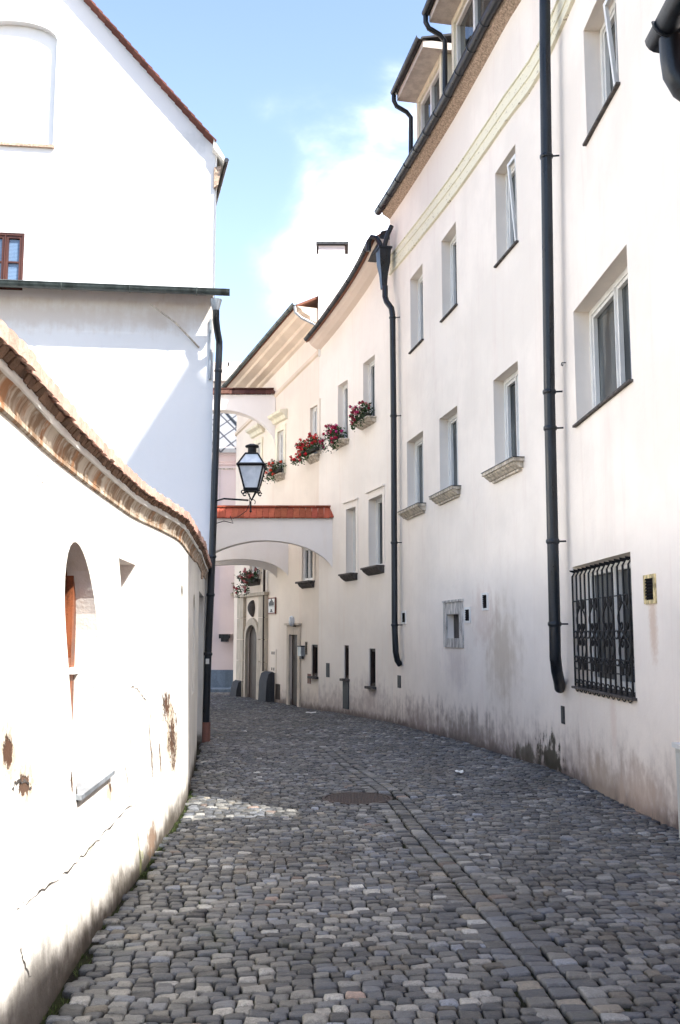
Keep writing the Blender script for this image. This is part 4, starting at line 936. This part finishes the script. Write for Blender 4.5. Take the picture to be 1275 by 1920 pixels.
q=B(); wb(c-.16,c-.1,z0,z1,-.03,.03); wb(a,c,z0,z0+.06,-.03,.03); obj('window_frame',q,simple('faded_red_frame',(.4,.10,.12),.6,.3,var=.4,sc=30),GW)
a,c=ne['u0'],ne['u1']; q=B(); d=.18; q.hexa([Lw.P(a,-.8,d),Lw.P(a,-.8,d+.04),Lw.P(c,-.8,d+.04),Lw.P(c,-.8,d),Lw.P(a,ne['z1'],d),Lw.P(a,ne['z1'],d+.04),Lw.P(c,ne['z1'],d+.04),Lw.P(c,ne['z1'],d)]); obj('side_door',q,simple('grey_door',(.30,.32,.34),.6,.3),GW)
u,z=Lw.hit(377,1078); q=B(); q.box((wx(u,z)+.01,u,z),(.02,.22,.12)); obj('number_plate',q,M_rough,GW)
# pipe chase / conduit on the wall
q=B(); pts=[]
for px,py in((229,1210),(236,1300),(243,1380),(250,1460),(257,1560),(262,1610)):
    u,z=Lw.hit(px,py); pts.append(Vector(Lw.P(u,z,-.012)))
q.tube(pts,.014,8); obj('conduit',q,M_lw,GW,smooth=True)
rnd=random.Random(31)
for pts,wd in (([(30,1705),(60,1683),(90,1660),(120,1637),(150,1610),(175,1583),(200,1555),(225,1530),(250,1505)],.0035),([(283,1330),(279,1360),(281,1390),(286,1420),(284,1445),(290,1482)],.007),
               ([(246,1288),(255,1291),(265,1302),(274,1316)],.004),([(234,1438),(239,1465),(242,1495),(248,1522)],.004),([(37,1778),(44,1800),(48,1818),(58,1840)],.006),
               ([(303,1300),(308,1325),(306,1345),(318,1360),(322,1385),(328,1400),(327,1420)],.009),([(20,1478),(32,1468),(45,1462),(52,1470),(57,1482)],.006),([(58,868),(66,884),(72,890)],.004),([(76,900),(82,912)],.004)):
    P=[]
    for (p0,p1) in zip(pts,pts[1:]):
        for k in range(5): P.append((p0[0]+(p1[0]-p0[0])*k/5,p0[1]+(p1[1]-p0[1])*k/5))
    q=B(); pv=None
    for px,py in P:
        u,z=Lw.hit(px,py); u+=rnd.gauss(0,.006); z+=rnd.gauss(0,.006); w_=wd*rnd.uniform(.2,1.6); hz=abs(pts[0][0]-pts[-1][0])>abs(pts[0][1]-pts[-1][1])*.8
        a=Lw.P(u-(0 if hz else w_),z-(w_ if hz else 0),-.0025); c=Lw.P(u+(0 if hz else w_),z+(w_ if hz else 0),-.0025)
        cur=(q.V(a),q.V(c))
        if pv: q.f.append([pv[0],cur[0],cur[1],pv[1]])
        pv=cur
    obj('crack',q,M_stoned,GW)
# ================================================================ FAR END OF THE LANE
FY=36.; FT=thing('corner_house','pale pink house with a blue base closing the far end of the lane','house',(-4.4,FY,zg(FY)))
def fp(px,py,dy=0): return atY(px,py,FY+dy)
M_fp=plaster('far_pink_plaster',(.76,.65,.63),dirt_a=0,patch=.04); M_fb=simple('blue_plinth',(.16,.21,.27),.85,.2,var=.15,sc=3)
def fbox(q,x0,y0,x1,y1,d0,d1):
    a=fp(x0,y1,0); c=fp(x1,y0,0); q.hexa([(a[0],FY+d0,a[2]),(c[0],FY+d0,a[2]),(c[0],FY+d1,a[2]),(a[0],FY+d1,a[2]),(a[0],FY+d0,c[2]),(c[0],FY+d0,c[2]),(c[0],FY+d1,c[2]),(a[0],FY+d1,c[2])])
q=B(); fbox(q,300,872,520,1256,0,6); obj('wall',q,M_fp,FT)
q=B(); fbox(q,300,1256,520,1302,-.06,6); obj('plinth',q,M_fb,FT)
q=B(); fbox(q,415,880,520,1189,-.7,-.002); a=fp(415,1189); c=fp(432,1189); bz=obj('oriel',q,M_fp,FT)
q=B(); fbox(q,414,1189,432,1197,-.6,-.003); fbox(q,417,1197,429,1203,-.5,-.003); obj('corbel',q,M_slate,bz)
q=B(); fbox(q,439,1095,452,1097,-.95,-.703); fbox(q,441,1098,451,1109,-.72,-.702); fbox(q,437,1114,453,1118,-.95,-.703); w=obj('window',q,M_stone,FT)
q=B(); fbox(q,446,1183,449,1252,-.05,-.004); obj('door_gap',q,M_black,FT)
q=B(); fbox(q,400,842,520,849,-.42,0); fbox(q,400,849,520,857,-.3,0); fbox(q,400,857,520,867,-.2,0); fbox(q,400,867,520,872,-.1,0); obj('cornice',q,M_fp,FT)
q=B(); fbox(q,416,884,417.5,942,-.715,-.701); fbox(q,402,884,458,886,-.73,-.701); obj('moulding',q,M_stone,FT)
# diamond slate roof
M_dia=NT('diamond_slates',.5,.4); g=M_dia; p=g.pos(); X,Y,Z=g.xyz(p)
d1=g.math('FRACT',g.math('MULTIPLY',g.math('ADD',g.math('MULTIPLY',X,1.15),Z),1.25)); d2=g.math('FRACT',g.math('MULTIPLY',g.math('SUBTRACT',g.math('MULTIPLY',X,1.15),Z),1.25))
ln=g.math('MAXIMUM',g.math('LESS_THAN',d1,.12),g.math('LESS_THAN',d2,.12)); g.col(g.mix(ln,g.mix(g.noise(p,9,4),(.15,.155,.165),(.25,.255,.265)),(.03,.03,.035))); M_dia=g.m
q=B(); a=fp(340,841,-.5); c=fp(520,841,-.5); e=atY(340,740,FY+3.5); f_=atY(520,740,FY+3.5)
a,c,e,f_=[Vector(v) for v in(a,c,e,f_)]; a.y=c.y=FY-.5
th=Vector((0,0,-.15)); q.hexa([a+th,c+th,f_+th,e+th,a,c,f_,e]); obj('roof',q,M_dia,FT)
# hip ridge lines
q=B(); q.tube([atY(422,772,FY+2.1),atY(470,822,FY+.0)],.05,5); obj('hip_flashing',q,M_slate,FT)
# taller pale house behind
T2=thing('distant_house','pale rough-roofed house peeping over the high arch between the left corner pipe and the cornice','house',(-6,46,zg(46)))
def f2(q,x0,y0,x1,y1,Y0,Y1):
    a=atY(x0,y1,Y0); c=atY(x1,y0,Y0); q.hexa([(a[0],Y0,a[2]),(c[0],Y0,a[2]),(c[0],Y1,a[2]),(a[0],Y1,a[2]),(a[0],Y0,c[2]),(c[0],Y0,c[2]),(c[0],Y1,c[2]),(a[0],Y1,c[2])])
q=B(); f2(q,360,716,520,1100,46,54); obj('wall',q,plaster('distant_pale',(.78,.74,.70),dirt_a=0),T2)
q=B(); rnd=random.Random(3)
for k in range(40):
    for r in range(5):
        g_=rnd.uniform(.8,1.15); q.cur=(.62*g_,.55*g_,.5*g_); x=360+k*4; y=714-r*7+rnd.uniform(-1,1); f2(q,x,y-7,x+3.8,y,45.6+r*.5,46.4+r*.5)
obj('roof',q,M_pinktile,T2)
q=B(); f2(q,427,679,429,685,47,47.2); obj('roof_pipe',q,M_black,T2)
# ================================================================ GROUND
M_soil=NT('joint_soil',.95,.1); g=M_soil; p=g.pos(); n=g.noise(p,3,5); n2=g.noise(p,60,3)
g.col(g.mix(g.mr(n,.42,.62),(.012,.011,.009),(.02,.023,.010))); g.bump(n2,.6,.01); M_soil=g.m
def lownoise(x,y): return .010*math.sin(x*1.7+y*.6+1)+.007*math.sin(y*1.3-x*.9)+.003*math.sin(x*4.1+2)*math.sin(y*3.3)
q=B(); Ys=[-200,-20,0]+[1.5+.25*k for k in range(136)]+[60,300]; Xs=[-200,-20,-8]+[-6+.25*k for k in range(40)]+[6,20,200]
ids=[[q.V((x,y,zg(y)-(.017 if (-6<=x<=4 and 1<y<36) else .03)+(lownoise(x,y) if (-6<=x<=4 and 1<y<36) else 0))) for x in Xs] for y in Ys]
for A,C in zip(ids,ids[1:]):
    for k in range(len(Xs)-1): q.f.append([A[k],A[k+1],C[k+1],C[k]])
obj('ground',q,M_soil,kind='structure')
q=B(); x0=-14; y0=G(410,1301)[1]
strip_z=zg(30)
q.hexa([(-14,34.6,strip_z-.1),(4,34.6,strip_z-.1),(4,35.95,strip_z-.1),(-14,35.95,strip_z-.1),(-14,34.6,strip_z+.1),(4,34.6,strip_z+.1),(4,35.95,strip_z+.1),(-14,35.95,strip_z+.1)]); obj('far_pavement',q,M_fb,kind='structure')
# cobbles
BP=[G(*p) for p in((1106,1920),(1043,1838),(970,1762),(880,1667),(758,1513),(698,1480),(643,1437),(608,1390),(545,1360),(480,1345))]
bp=[(1.1,-2.),(1.09,1.5)]+[(p[0]+.0,p[1]) for p in BP]+[(-3.3,27.5),(-4.6,33),(-5.2,36)]
bp=[bp[0],bp[1],bp[2],bp[4],bp[5],(.66,8.6),(.5,10.6),(.12,13.2),(-.35,16.6),(-1.05,20.2),(-2.05,23.6),(-3.1,27.2),(-4.1,31),(-5.1,35.5)]
CP=Plan(bp,1)
MH=G(670,1499); MR=.34
tops=[]
def stone_field(t0,t1,s0,s1,ln,wd,gap,rand,skew=0.,wave=0.,col=1.,big=False):
    """rows across the lane: s along it, t sideways. ln = stone size along t, wd = along s"""
    s_=s0; row=0
    while s_<s1:
        r=wd*random.uniform(.86,1.16); t=t0-random.random()*ln; 
        far=s_>16
        while t<t1:
            l=ln*random.uniform(.78,1.3)
            tc=t+l/2; sc=s_+r/2+skew*(tc-t0)+wave*math.sin(tc*2.1+s_*.35)+wave*.4*math.sin(tc*5.3+s_*1.1)
            if t0-.0<=tc<=t1: tops.append((sc,tc,l-gap,r-gap*.9,random.gauss(0,rand),far))
            t+=l
        s_+=r; row+=1
S1=CP.len
GAP=.0085
stone_field(-3.6,-.205,0,S1,.090,.078,GAP,.05,skew=.02,wave=.10)
stone_field(-.225,-.1,0,S1,.13,.105,GAP*1.0,.02); stone_field(-.085,.06,0,S1,.15,.105,GAP*.9,.015); stone_field(.075,.22,0,S1,.15,.105,GAP,.02)
stone_field(.205,3.4,0,S1,.092,.079,GAP,.05,skew=-.12,wave=.05)
# fix band rows: one stone wide
tops=[x for x in tops if not(-.2<=x[1]<=.2)]
for (a,c) in((-.195,-.077),(-.062,.062),(.077,.195)):
    s_=0
    while s_<S1:
        r=.092*random.uniform(.8,1.35); tops.append((s_+r/2,(a+c)/2+random.uniform(-.004,.004),(c-a)-.004,r-GAP*.8,random.gauss(0,.012),s_>16)); s_+=r
V=[];Fc=[];Cc=[]
pal=.80*np.array([(.080,.085,.092),(.105,.107,.104),(.14,.138,.128),(.058,.063,.070),(.19,.19,.182),(.135,.122,.100),(.085,.094,.110),(.042,.045,.05),(.12,.09,.075)])
pw=np.array([.22,.2,.16,.14,.08,.05,.09,.05,.01]); pw/=pw.sum()
wallx_cache=[W.c(u) for u in np.linspace(0,W.len,300)]
wy=np.array([p.y for p in wallx_cache]); wxr=np.array([p.x for p in wallx_cache])
groups={}
wyc=wy; XB_=XB
for (sc,tc,l,r,rot,far) in tops:
    c0=CP.c(sc); tg=CP.t(sc); nx,ny=tg.y,-tg.x
    X0=c0.x+nx*tc; Y0=c0.y+ny*tc
    if Y0<2.2 or Y0>34.4: continue
    rwall=3.0 if Y0<7 else float(np.interp(Y0,wy,wxr))
    lwall=float(np.interp(Y0,*XB)) if Y0<17 else -9
    if X0>rwall+.02 or X0<lwall+.03+.03*math.sin(Y0*3): continue
    if (X0-MH[0])**2+(Y0-MH[1])**2<(MR+.055)**2: continue
    n=7 if Y0<5.5 else (6 if Y0<8 else (5 if Y0<11 else (4 if Y0<17 else 3)))
    groups.setdefault(n,[]).append((X0,Y0,zg(Y0)+lownoise(X0,Y0)+random.gauss(0,.003),l,r,rot,nx,ny,tg.x,tg.y))
VV=[];FF=[];CCl=[];off=0
for n,L in groups.items():
    A=np.array(L); m=len(A); col=lambda i:A[:,i][:,None]
    g1=np.linspace(-1,1,n); g1=np.sign(g1)*np.abs(g1)**.38
    a,b_=np.meshgrid(g1,g1); a=a.ravel()[None]; b_=b_.ravel()[None]
    R=lambda sd:RNG.normal(0,sd,(m,1)); pe=RNG.uniform(6,16,(m,1)); hh=RNG.uniform(.004,.011,(m,1)) if n>4 else .007
    rr=np.abs(a)**pe+np.abs(b_)**pe
    e=a*col(3)/2*(1+R(.06)*b_); f=b_*col(4)/2*(1+R(.10)*a)+R(.05)*col(4)*a*a
    corner=(np.abs(a)>.97)&(np.abs(b_)>.97); e=np.where(corner,e*RNG.uniform(.88,.99,(m,1)),e); f=np.where(corner,f*RNG.uniform(.88,.99,(m,1)),f)
    e=e+RNG.normal(0,.0016,(m,n*n)); f=f+RNG.normal(0,.0014,(m,n*n))
    ca,sa=np.cos(col(5)),np.sin(col(5)); x=e*ca-f*sa; y=e*sa+f*ca
    z=hh*(1-rr)+R(.045)*e+R(.045)*f+RNG.normal(0,.0009,(m,n*n)); z=np.maximum(z,-.03)
    PX=col(0)+col(6)*x+col(8)*y; PY=col(1)+col(7)*x+col(9)*y; PZ=col(2)+z
    T=np.stack([PX,PY,PZ],-1)
    ci=RNG.choice(9,size=m,p=pw); base=pal[ci]*np.exp(RNG.normal(.06,.39,(m,1)))
    bd=np.array([i for i in range(n)]+[j*n+n-1 for j in range(1,n)]+[(n-1)*n+i for i in range(n-2,-1,-1)]+[j*n for j in range(n-2,0,-1)])
    S_=T[:,bd].copy(); S_[:,:,2]-=.035
    nv=n*n+len(bd); allv=np.concatenate([T,S_],1).reshape(-1,3)
    cc=np.repeat(base[:,None],nv,1); cc[:,n*n:]=(.02,.018,.015); 
    q1=[]; 
    for j in range(n-1):
        for i in range(n-1): k=j*n+i; q1.append((k,k+1,k+n+1,k+n))
    M_=len(bd)
    for k in range(M_): q1.append((bd[(k+1)%M_],bd[k],n*n+k,n*n+(k+1)%M_))
    q1=np.array(q1); fa=(q1[None]+np.arange(m)[:,None,None]*nv+off).reshape(-1,4)
    VV.append(allv); FF.append(fa); CCl.append(cc.reshape(-1,3)); off+=len(allv)
VV=np.concatenate(VV); FF=np.concatenate(FF); CCl=np.concatenate(CCl); print('stones',sum(map(len,groups.values())),len(VV))
def fast_mesh(name,V,F,C,mat):
    me=bpy.data.meshes.new(name); me.vertices.add(len(V)); me.vertices.foreach_set('co',V.astype(np.float32).ravel())
    me.loops.add(F.size); me.loops.foreach_set('vertex_index',F.astype(np.int32).ravel())
    me.polygons.add(len(F)); me.polygons.foreach_set('loop_start',np.arange(0,F.size,4,dtype=np.int32)); me.update(calc_edges=True)
    at=me.color_attributes.new('col','FLOAT_COLOR','POINT'); at.data.foreach_set('color',np.concatenate([C,np.ones((len(C),1))],1).astype(np.float32).ravel())
    me.materials.append(mat); me.shade_smooth(); o=bpy.data.objects.new(name,me); scene.collection.objects.link(o); return o
M_cob=NT('granite_setts',.55,.5); g=M_cob; p=g.pos(); a=g.attr('col'); n1=g.noise(p,55,4,.7); n2=g.noise(p,260,2,.7); n3=g.noise(p,1.1,4,.6)
f=g.math('ADD',g.math('MULTIPLY',g.math('SUBTRACT',n1,.5),2.2),1.0); f=g.math('ADD',f,g.math('MULTIPLY',g.math('SUBTRACT',n2,.5),2.2)); f=g.math('MULTIPLY',f,g.mr(n3,.3,.7,.75,1.3))
x=g.n('ShaderNodeVectorMath',operation='SCALE'); g.put(x.inputs[0],a); g.put(x.inputs['Scale'],f)
cc=g.mix(g.math('MULTIPLY',g.mr(g.noise(p,.9,4,.6),.56,.72),.35),x.outputs[0],(.085,.065,.045))
cc=g.mix(g.math('MULTIPLY',g.mr(g.noise(g.vm('ADD',p,(5,9,0)),1.3,6,.7),.58,.7),.45),cc,(.04,.05,.02))
g.col(cc); g.put(g.b.inputs['Roughness'],g.mr(n1,.3,.7,.34,.6)); g.bump(g.math('ADD',n1,g.math('MULTIPLY',n2,.6)),.8,.005)
o=fast_mesh('cobbled_lane',VV,FF,CCl,M_cob.m); o['kind']='structure'
# manhole
T=thing('manhole_cover','rusty round iron manhole cover set in the cobbles','manhole cover',MH)
q=B(); zc=MH[2]+lownoise(MH[0],MH[1])+.006
q.lathe((MH[0],MH[1],zc-.02),[(MR+.03,0),(MR+.03,.016),(MR,.016),(MR,.0)],36); obj('rim',q,M_manhole,T)
q=B(); q.lathe((MH[0],MH[1],zc-.018),[(MR-.012,0),(MR-.012,.012),(.001,.012)],36)
for i in range(-9,10):
    for j in range(-9,10):
        x,y=i*.034,j*.034
        if x*x+y*y<(MR-.03)**2: q.box((MH[0]+x,MH[1]+y,zc-.0055),(.02,.02,.003),rot=PI/4)
obj('lid',q,M_manhole,T)
# litter
for (px,py,w,h_,lb) in((583,1338,.2,.3,'scrap of white paper on the cobbles by the far square door'),(862,1451,.10,.16,'small white paper scrap on the cobbles near the right wall')):
    c=G(px,py); q=B(); n=5; ids=[[q.V((c[0]+(i/(n-1)-.5)*w*(1.3 if py<1400 else 1),c[1]+(j/(n-1)-.5)*h_,c[2]+.03+.012*math.sin(i*2+j*1.7))) for i in range(n)] for j in range(n)]
    for j in range(n-1):
        for i in range(n-1): q.f.append([ids[j][i],ids[j][i+1],ids[j+1][i+1],ids[j+1][i]])
    obj('paper_scrap',q,M_paper,label=lb,cat='litter',smooth=True)
# grass in joints and at the wall foot
q=B(); rnd=random.Random(21)
def tuft(x,y,n,h,sp):
    for k in range(n):
        a=x+rnd.gauss(0,sp); c=y+rnd.gauss(0,sp); t=rnd.uniform(0,2*PI); hh=h*rnd.uniform(.4,1.2); w=rnd.uniform(.0015,.0035); g_=rnd.uniform(.6,1.4); q.cur=(.06*g_,.085*g_,.025*g_); z=zg(c)-.02+lownoise(a,c)
        dx,dy=math.cos(t)*w,math.sin(t)*w; lx,ly=rnd.gauss(0,.5)*hh,rnd.gauss(0,.5)*hh
        q.f.append([q.V((a-dx,c-dy,z)),q.V((a+dx,c+dy,z)),q.V((a+lx,c+ly,z+hh))])
for k in range(170):
    Y=rnd.uniform(3.8,11.2); 
    if rnd.random()<.5: Y=rnd.gauss(7.3,.9)
    Y=min(Y,11.3); x=float(np.interp(Y,*XB))+abs(rnd.gauss(.03,.03)); tuft(x,Y,12,.034,.022)
for k in range(90):
    Y=rnd.uniform(8,20); tuft(float(np.interp(Y,wy,wxr))-abs(rnd.gauss(.02,.02)),Y,7,.025,.02)
for px,py,sp,n in((335,1645,.10,70),(350,1695,.08,60),(300,1600,.1,50),(440,1790,.12,30),(380,1700,.15,40),(800,1590,.2,30),(560,1750,.3,40),(700,1680,.3,40)):
    c=G(px,py)
    for k in range(n): tuft(c[0]+rnd.gauss(0,sp),c[1]+rnd.gauss(0,sp*2.2),5,.028,.012)
obj('grass',q,vcol('grass_blade',.7,.2,0,.2,30).m,kind='stuff',label='short green grass and moss in the paving joints by the left wall',cat='grass')
# ================================================================ SKY / SUN
w=bpy.data.worlds.new('World'); scene.world=w; w.use_nodes=True; nt=w.node_tree
for n_ in list(nt.nodes): nt.nodes.remove(n_)
SUN=Vector((1,-.88,1.62)).normalized(); el=math.asin(SUN.z); az=math.atan2(SUN.x,SUN.y)
sky=nt.nodes.new('ShaderNodeTexSky'); sky.sky_type='NISHITA'; sky.sun_disc=False; sky.sun_elevation=el; sky.sun_rotation=az; sky.air_density=1.; sky.dust_density=.6; sky.ozone_density=1.5
tc=nt.nodes.new('ShaderNodeTexCoord'); mp=nt.nodes.new('ShaderNodeMapping'); mp.inputs['Scale'].default_value=(1,1,1.9); mp.inputs['Location'].default_value=(.35,.1,.2)
ns=nt.nodes.new('ShaderNodeTexNoise'); ns.inputs['Scale'].default_value=2.6; ns.inputs['Detail'].default_value=7; ns.inputs['Roughness'].default_value=.55; ns.inputs['Distortion'].default_value=.3
nt.links.new(tc.outputs['Generated'],mp.inputs[0]); nt.links.new(mp.outputs[0],ns.inputs['Vector'])
sx=nt.nodes.new('ShaderNodeSeparateXYZ'); nt.links.new(tc.outputs['Generated'],sx.inputs[0])
def wm(op,a,b_):
    m_=nt.nodes.new('ShaderNodeMath'); m_.operation=op
    for i,v in enumerate((a,b_)):
        if isinstance(v,(int,float)): m_.inputs[i].default_value=v
        else: nt.links.new(v,m_.inputs[i])
    return m_.outputs[0]
# more cloud low down and to the right of the lane
k=wm('ADD',ns.outputs['Fac'],wm('MULTIPLY',sx.outputs[0],.55)); k=wm('ADD',k,wm('MULTIPLY',sx.outputs[2],-.62)); k=wm('ADD',k,wm('MULTIPLY',wm('MAXIMUM',wm('SUBTRACT',sx.outputs[2],.6),0.),1.3)); k=wm('ADD',k,wm('MULTIPLY',wm('MAXIMUM',wm('SUBTRACT',wm('MULTIPLY',sx.outputs[0],-1.),.4),0.),1.2)); k=wm('SUBTRACT',k,wm('MULTIPLY',wm('MAXIMUM',wm('SUBTRACT',-.1,sx.outputs[1]),0.),.25))  # cloud overhead and far left is added out of view to light the lane
def blob(px,py,rad,amt):
    rx,rz=ray(px,py); D=Vector((rx,1,rz)).normalized(); d_=nt.nodes.new('ShaderNodeVectorMath'); d_.operation='DISTANCE'
    nt.links.new(tc.outputs['Generated'],d_.inputs[0]); d_.inputs[1].default_value=D
    return wm('MULTIPLY',wm('MAXIMUM',wm('SUBTRACT',1.,wm('DIVIDE',d_.outputs['Value'],rad)),0.),amt)
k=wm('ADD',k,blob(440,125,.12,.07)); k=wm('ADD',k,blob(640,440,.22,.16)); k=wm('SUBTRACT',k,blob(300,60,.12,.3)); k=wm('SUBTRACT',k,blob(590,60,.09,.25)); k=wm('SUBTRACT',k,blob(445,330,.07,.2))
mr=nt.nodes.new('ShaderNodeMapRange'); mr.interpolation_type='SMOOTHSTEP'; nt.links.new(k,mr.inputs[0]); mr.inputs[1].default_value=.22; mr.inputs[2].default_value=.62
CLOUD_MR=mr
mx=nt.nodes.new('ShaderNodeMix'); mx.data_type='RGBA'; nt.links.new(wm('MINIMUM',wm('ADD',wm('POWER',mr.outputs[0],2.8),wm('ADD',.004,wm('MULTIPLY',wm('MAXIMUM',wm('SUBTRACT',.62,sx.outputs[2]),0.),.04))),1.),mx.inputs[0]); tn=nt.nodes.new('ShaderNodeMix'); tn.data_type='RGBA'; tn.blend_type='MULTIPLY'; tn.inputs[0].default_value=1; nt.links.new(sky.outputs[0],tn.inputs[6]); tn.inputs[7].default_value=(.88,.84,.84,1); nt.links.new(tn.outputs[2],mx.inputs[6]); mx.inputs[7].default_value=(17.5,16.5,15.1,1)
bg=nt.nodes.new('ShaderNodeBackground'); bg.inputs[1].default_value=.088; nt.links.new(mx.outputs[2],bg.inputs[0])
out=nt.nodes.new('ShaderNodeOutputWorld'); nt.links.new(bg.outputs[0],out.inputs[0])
L=bpy.data.lights.new('sun','SUN'); L.energy=2.05; L.angle=math.radians(.6); L.color=(1,.96,.90); so=bpy.data.objects.new('sun',L); scene.collection.objects.link(so)
so.rotation_euler=SUN.to_track_quat('Z','Y').to_euler(); so.location=(8,-8,20)
# ================================================================ CAMERA
cam=bpy.data.cameras.new('camera'); co=bpy.data.objects.new('camera',cam); scene.collection.objects.link(co); scene.camera=co
cam.sensor_fit='VERTICAL'; cam.sensor_height=36; cam.lens=F/1920*36; cam.clip_end=2000; cam.clip_start=.05
co.location=(0,0,CH); co.rotation_euler=(PI/2+TH,0,0)
vs=scene.view_settings; vs.view_transform='Standard'; vs.look='None'; vs.exposure=2.5; vs.gamma=1
scene.render.film_transparent=False
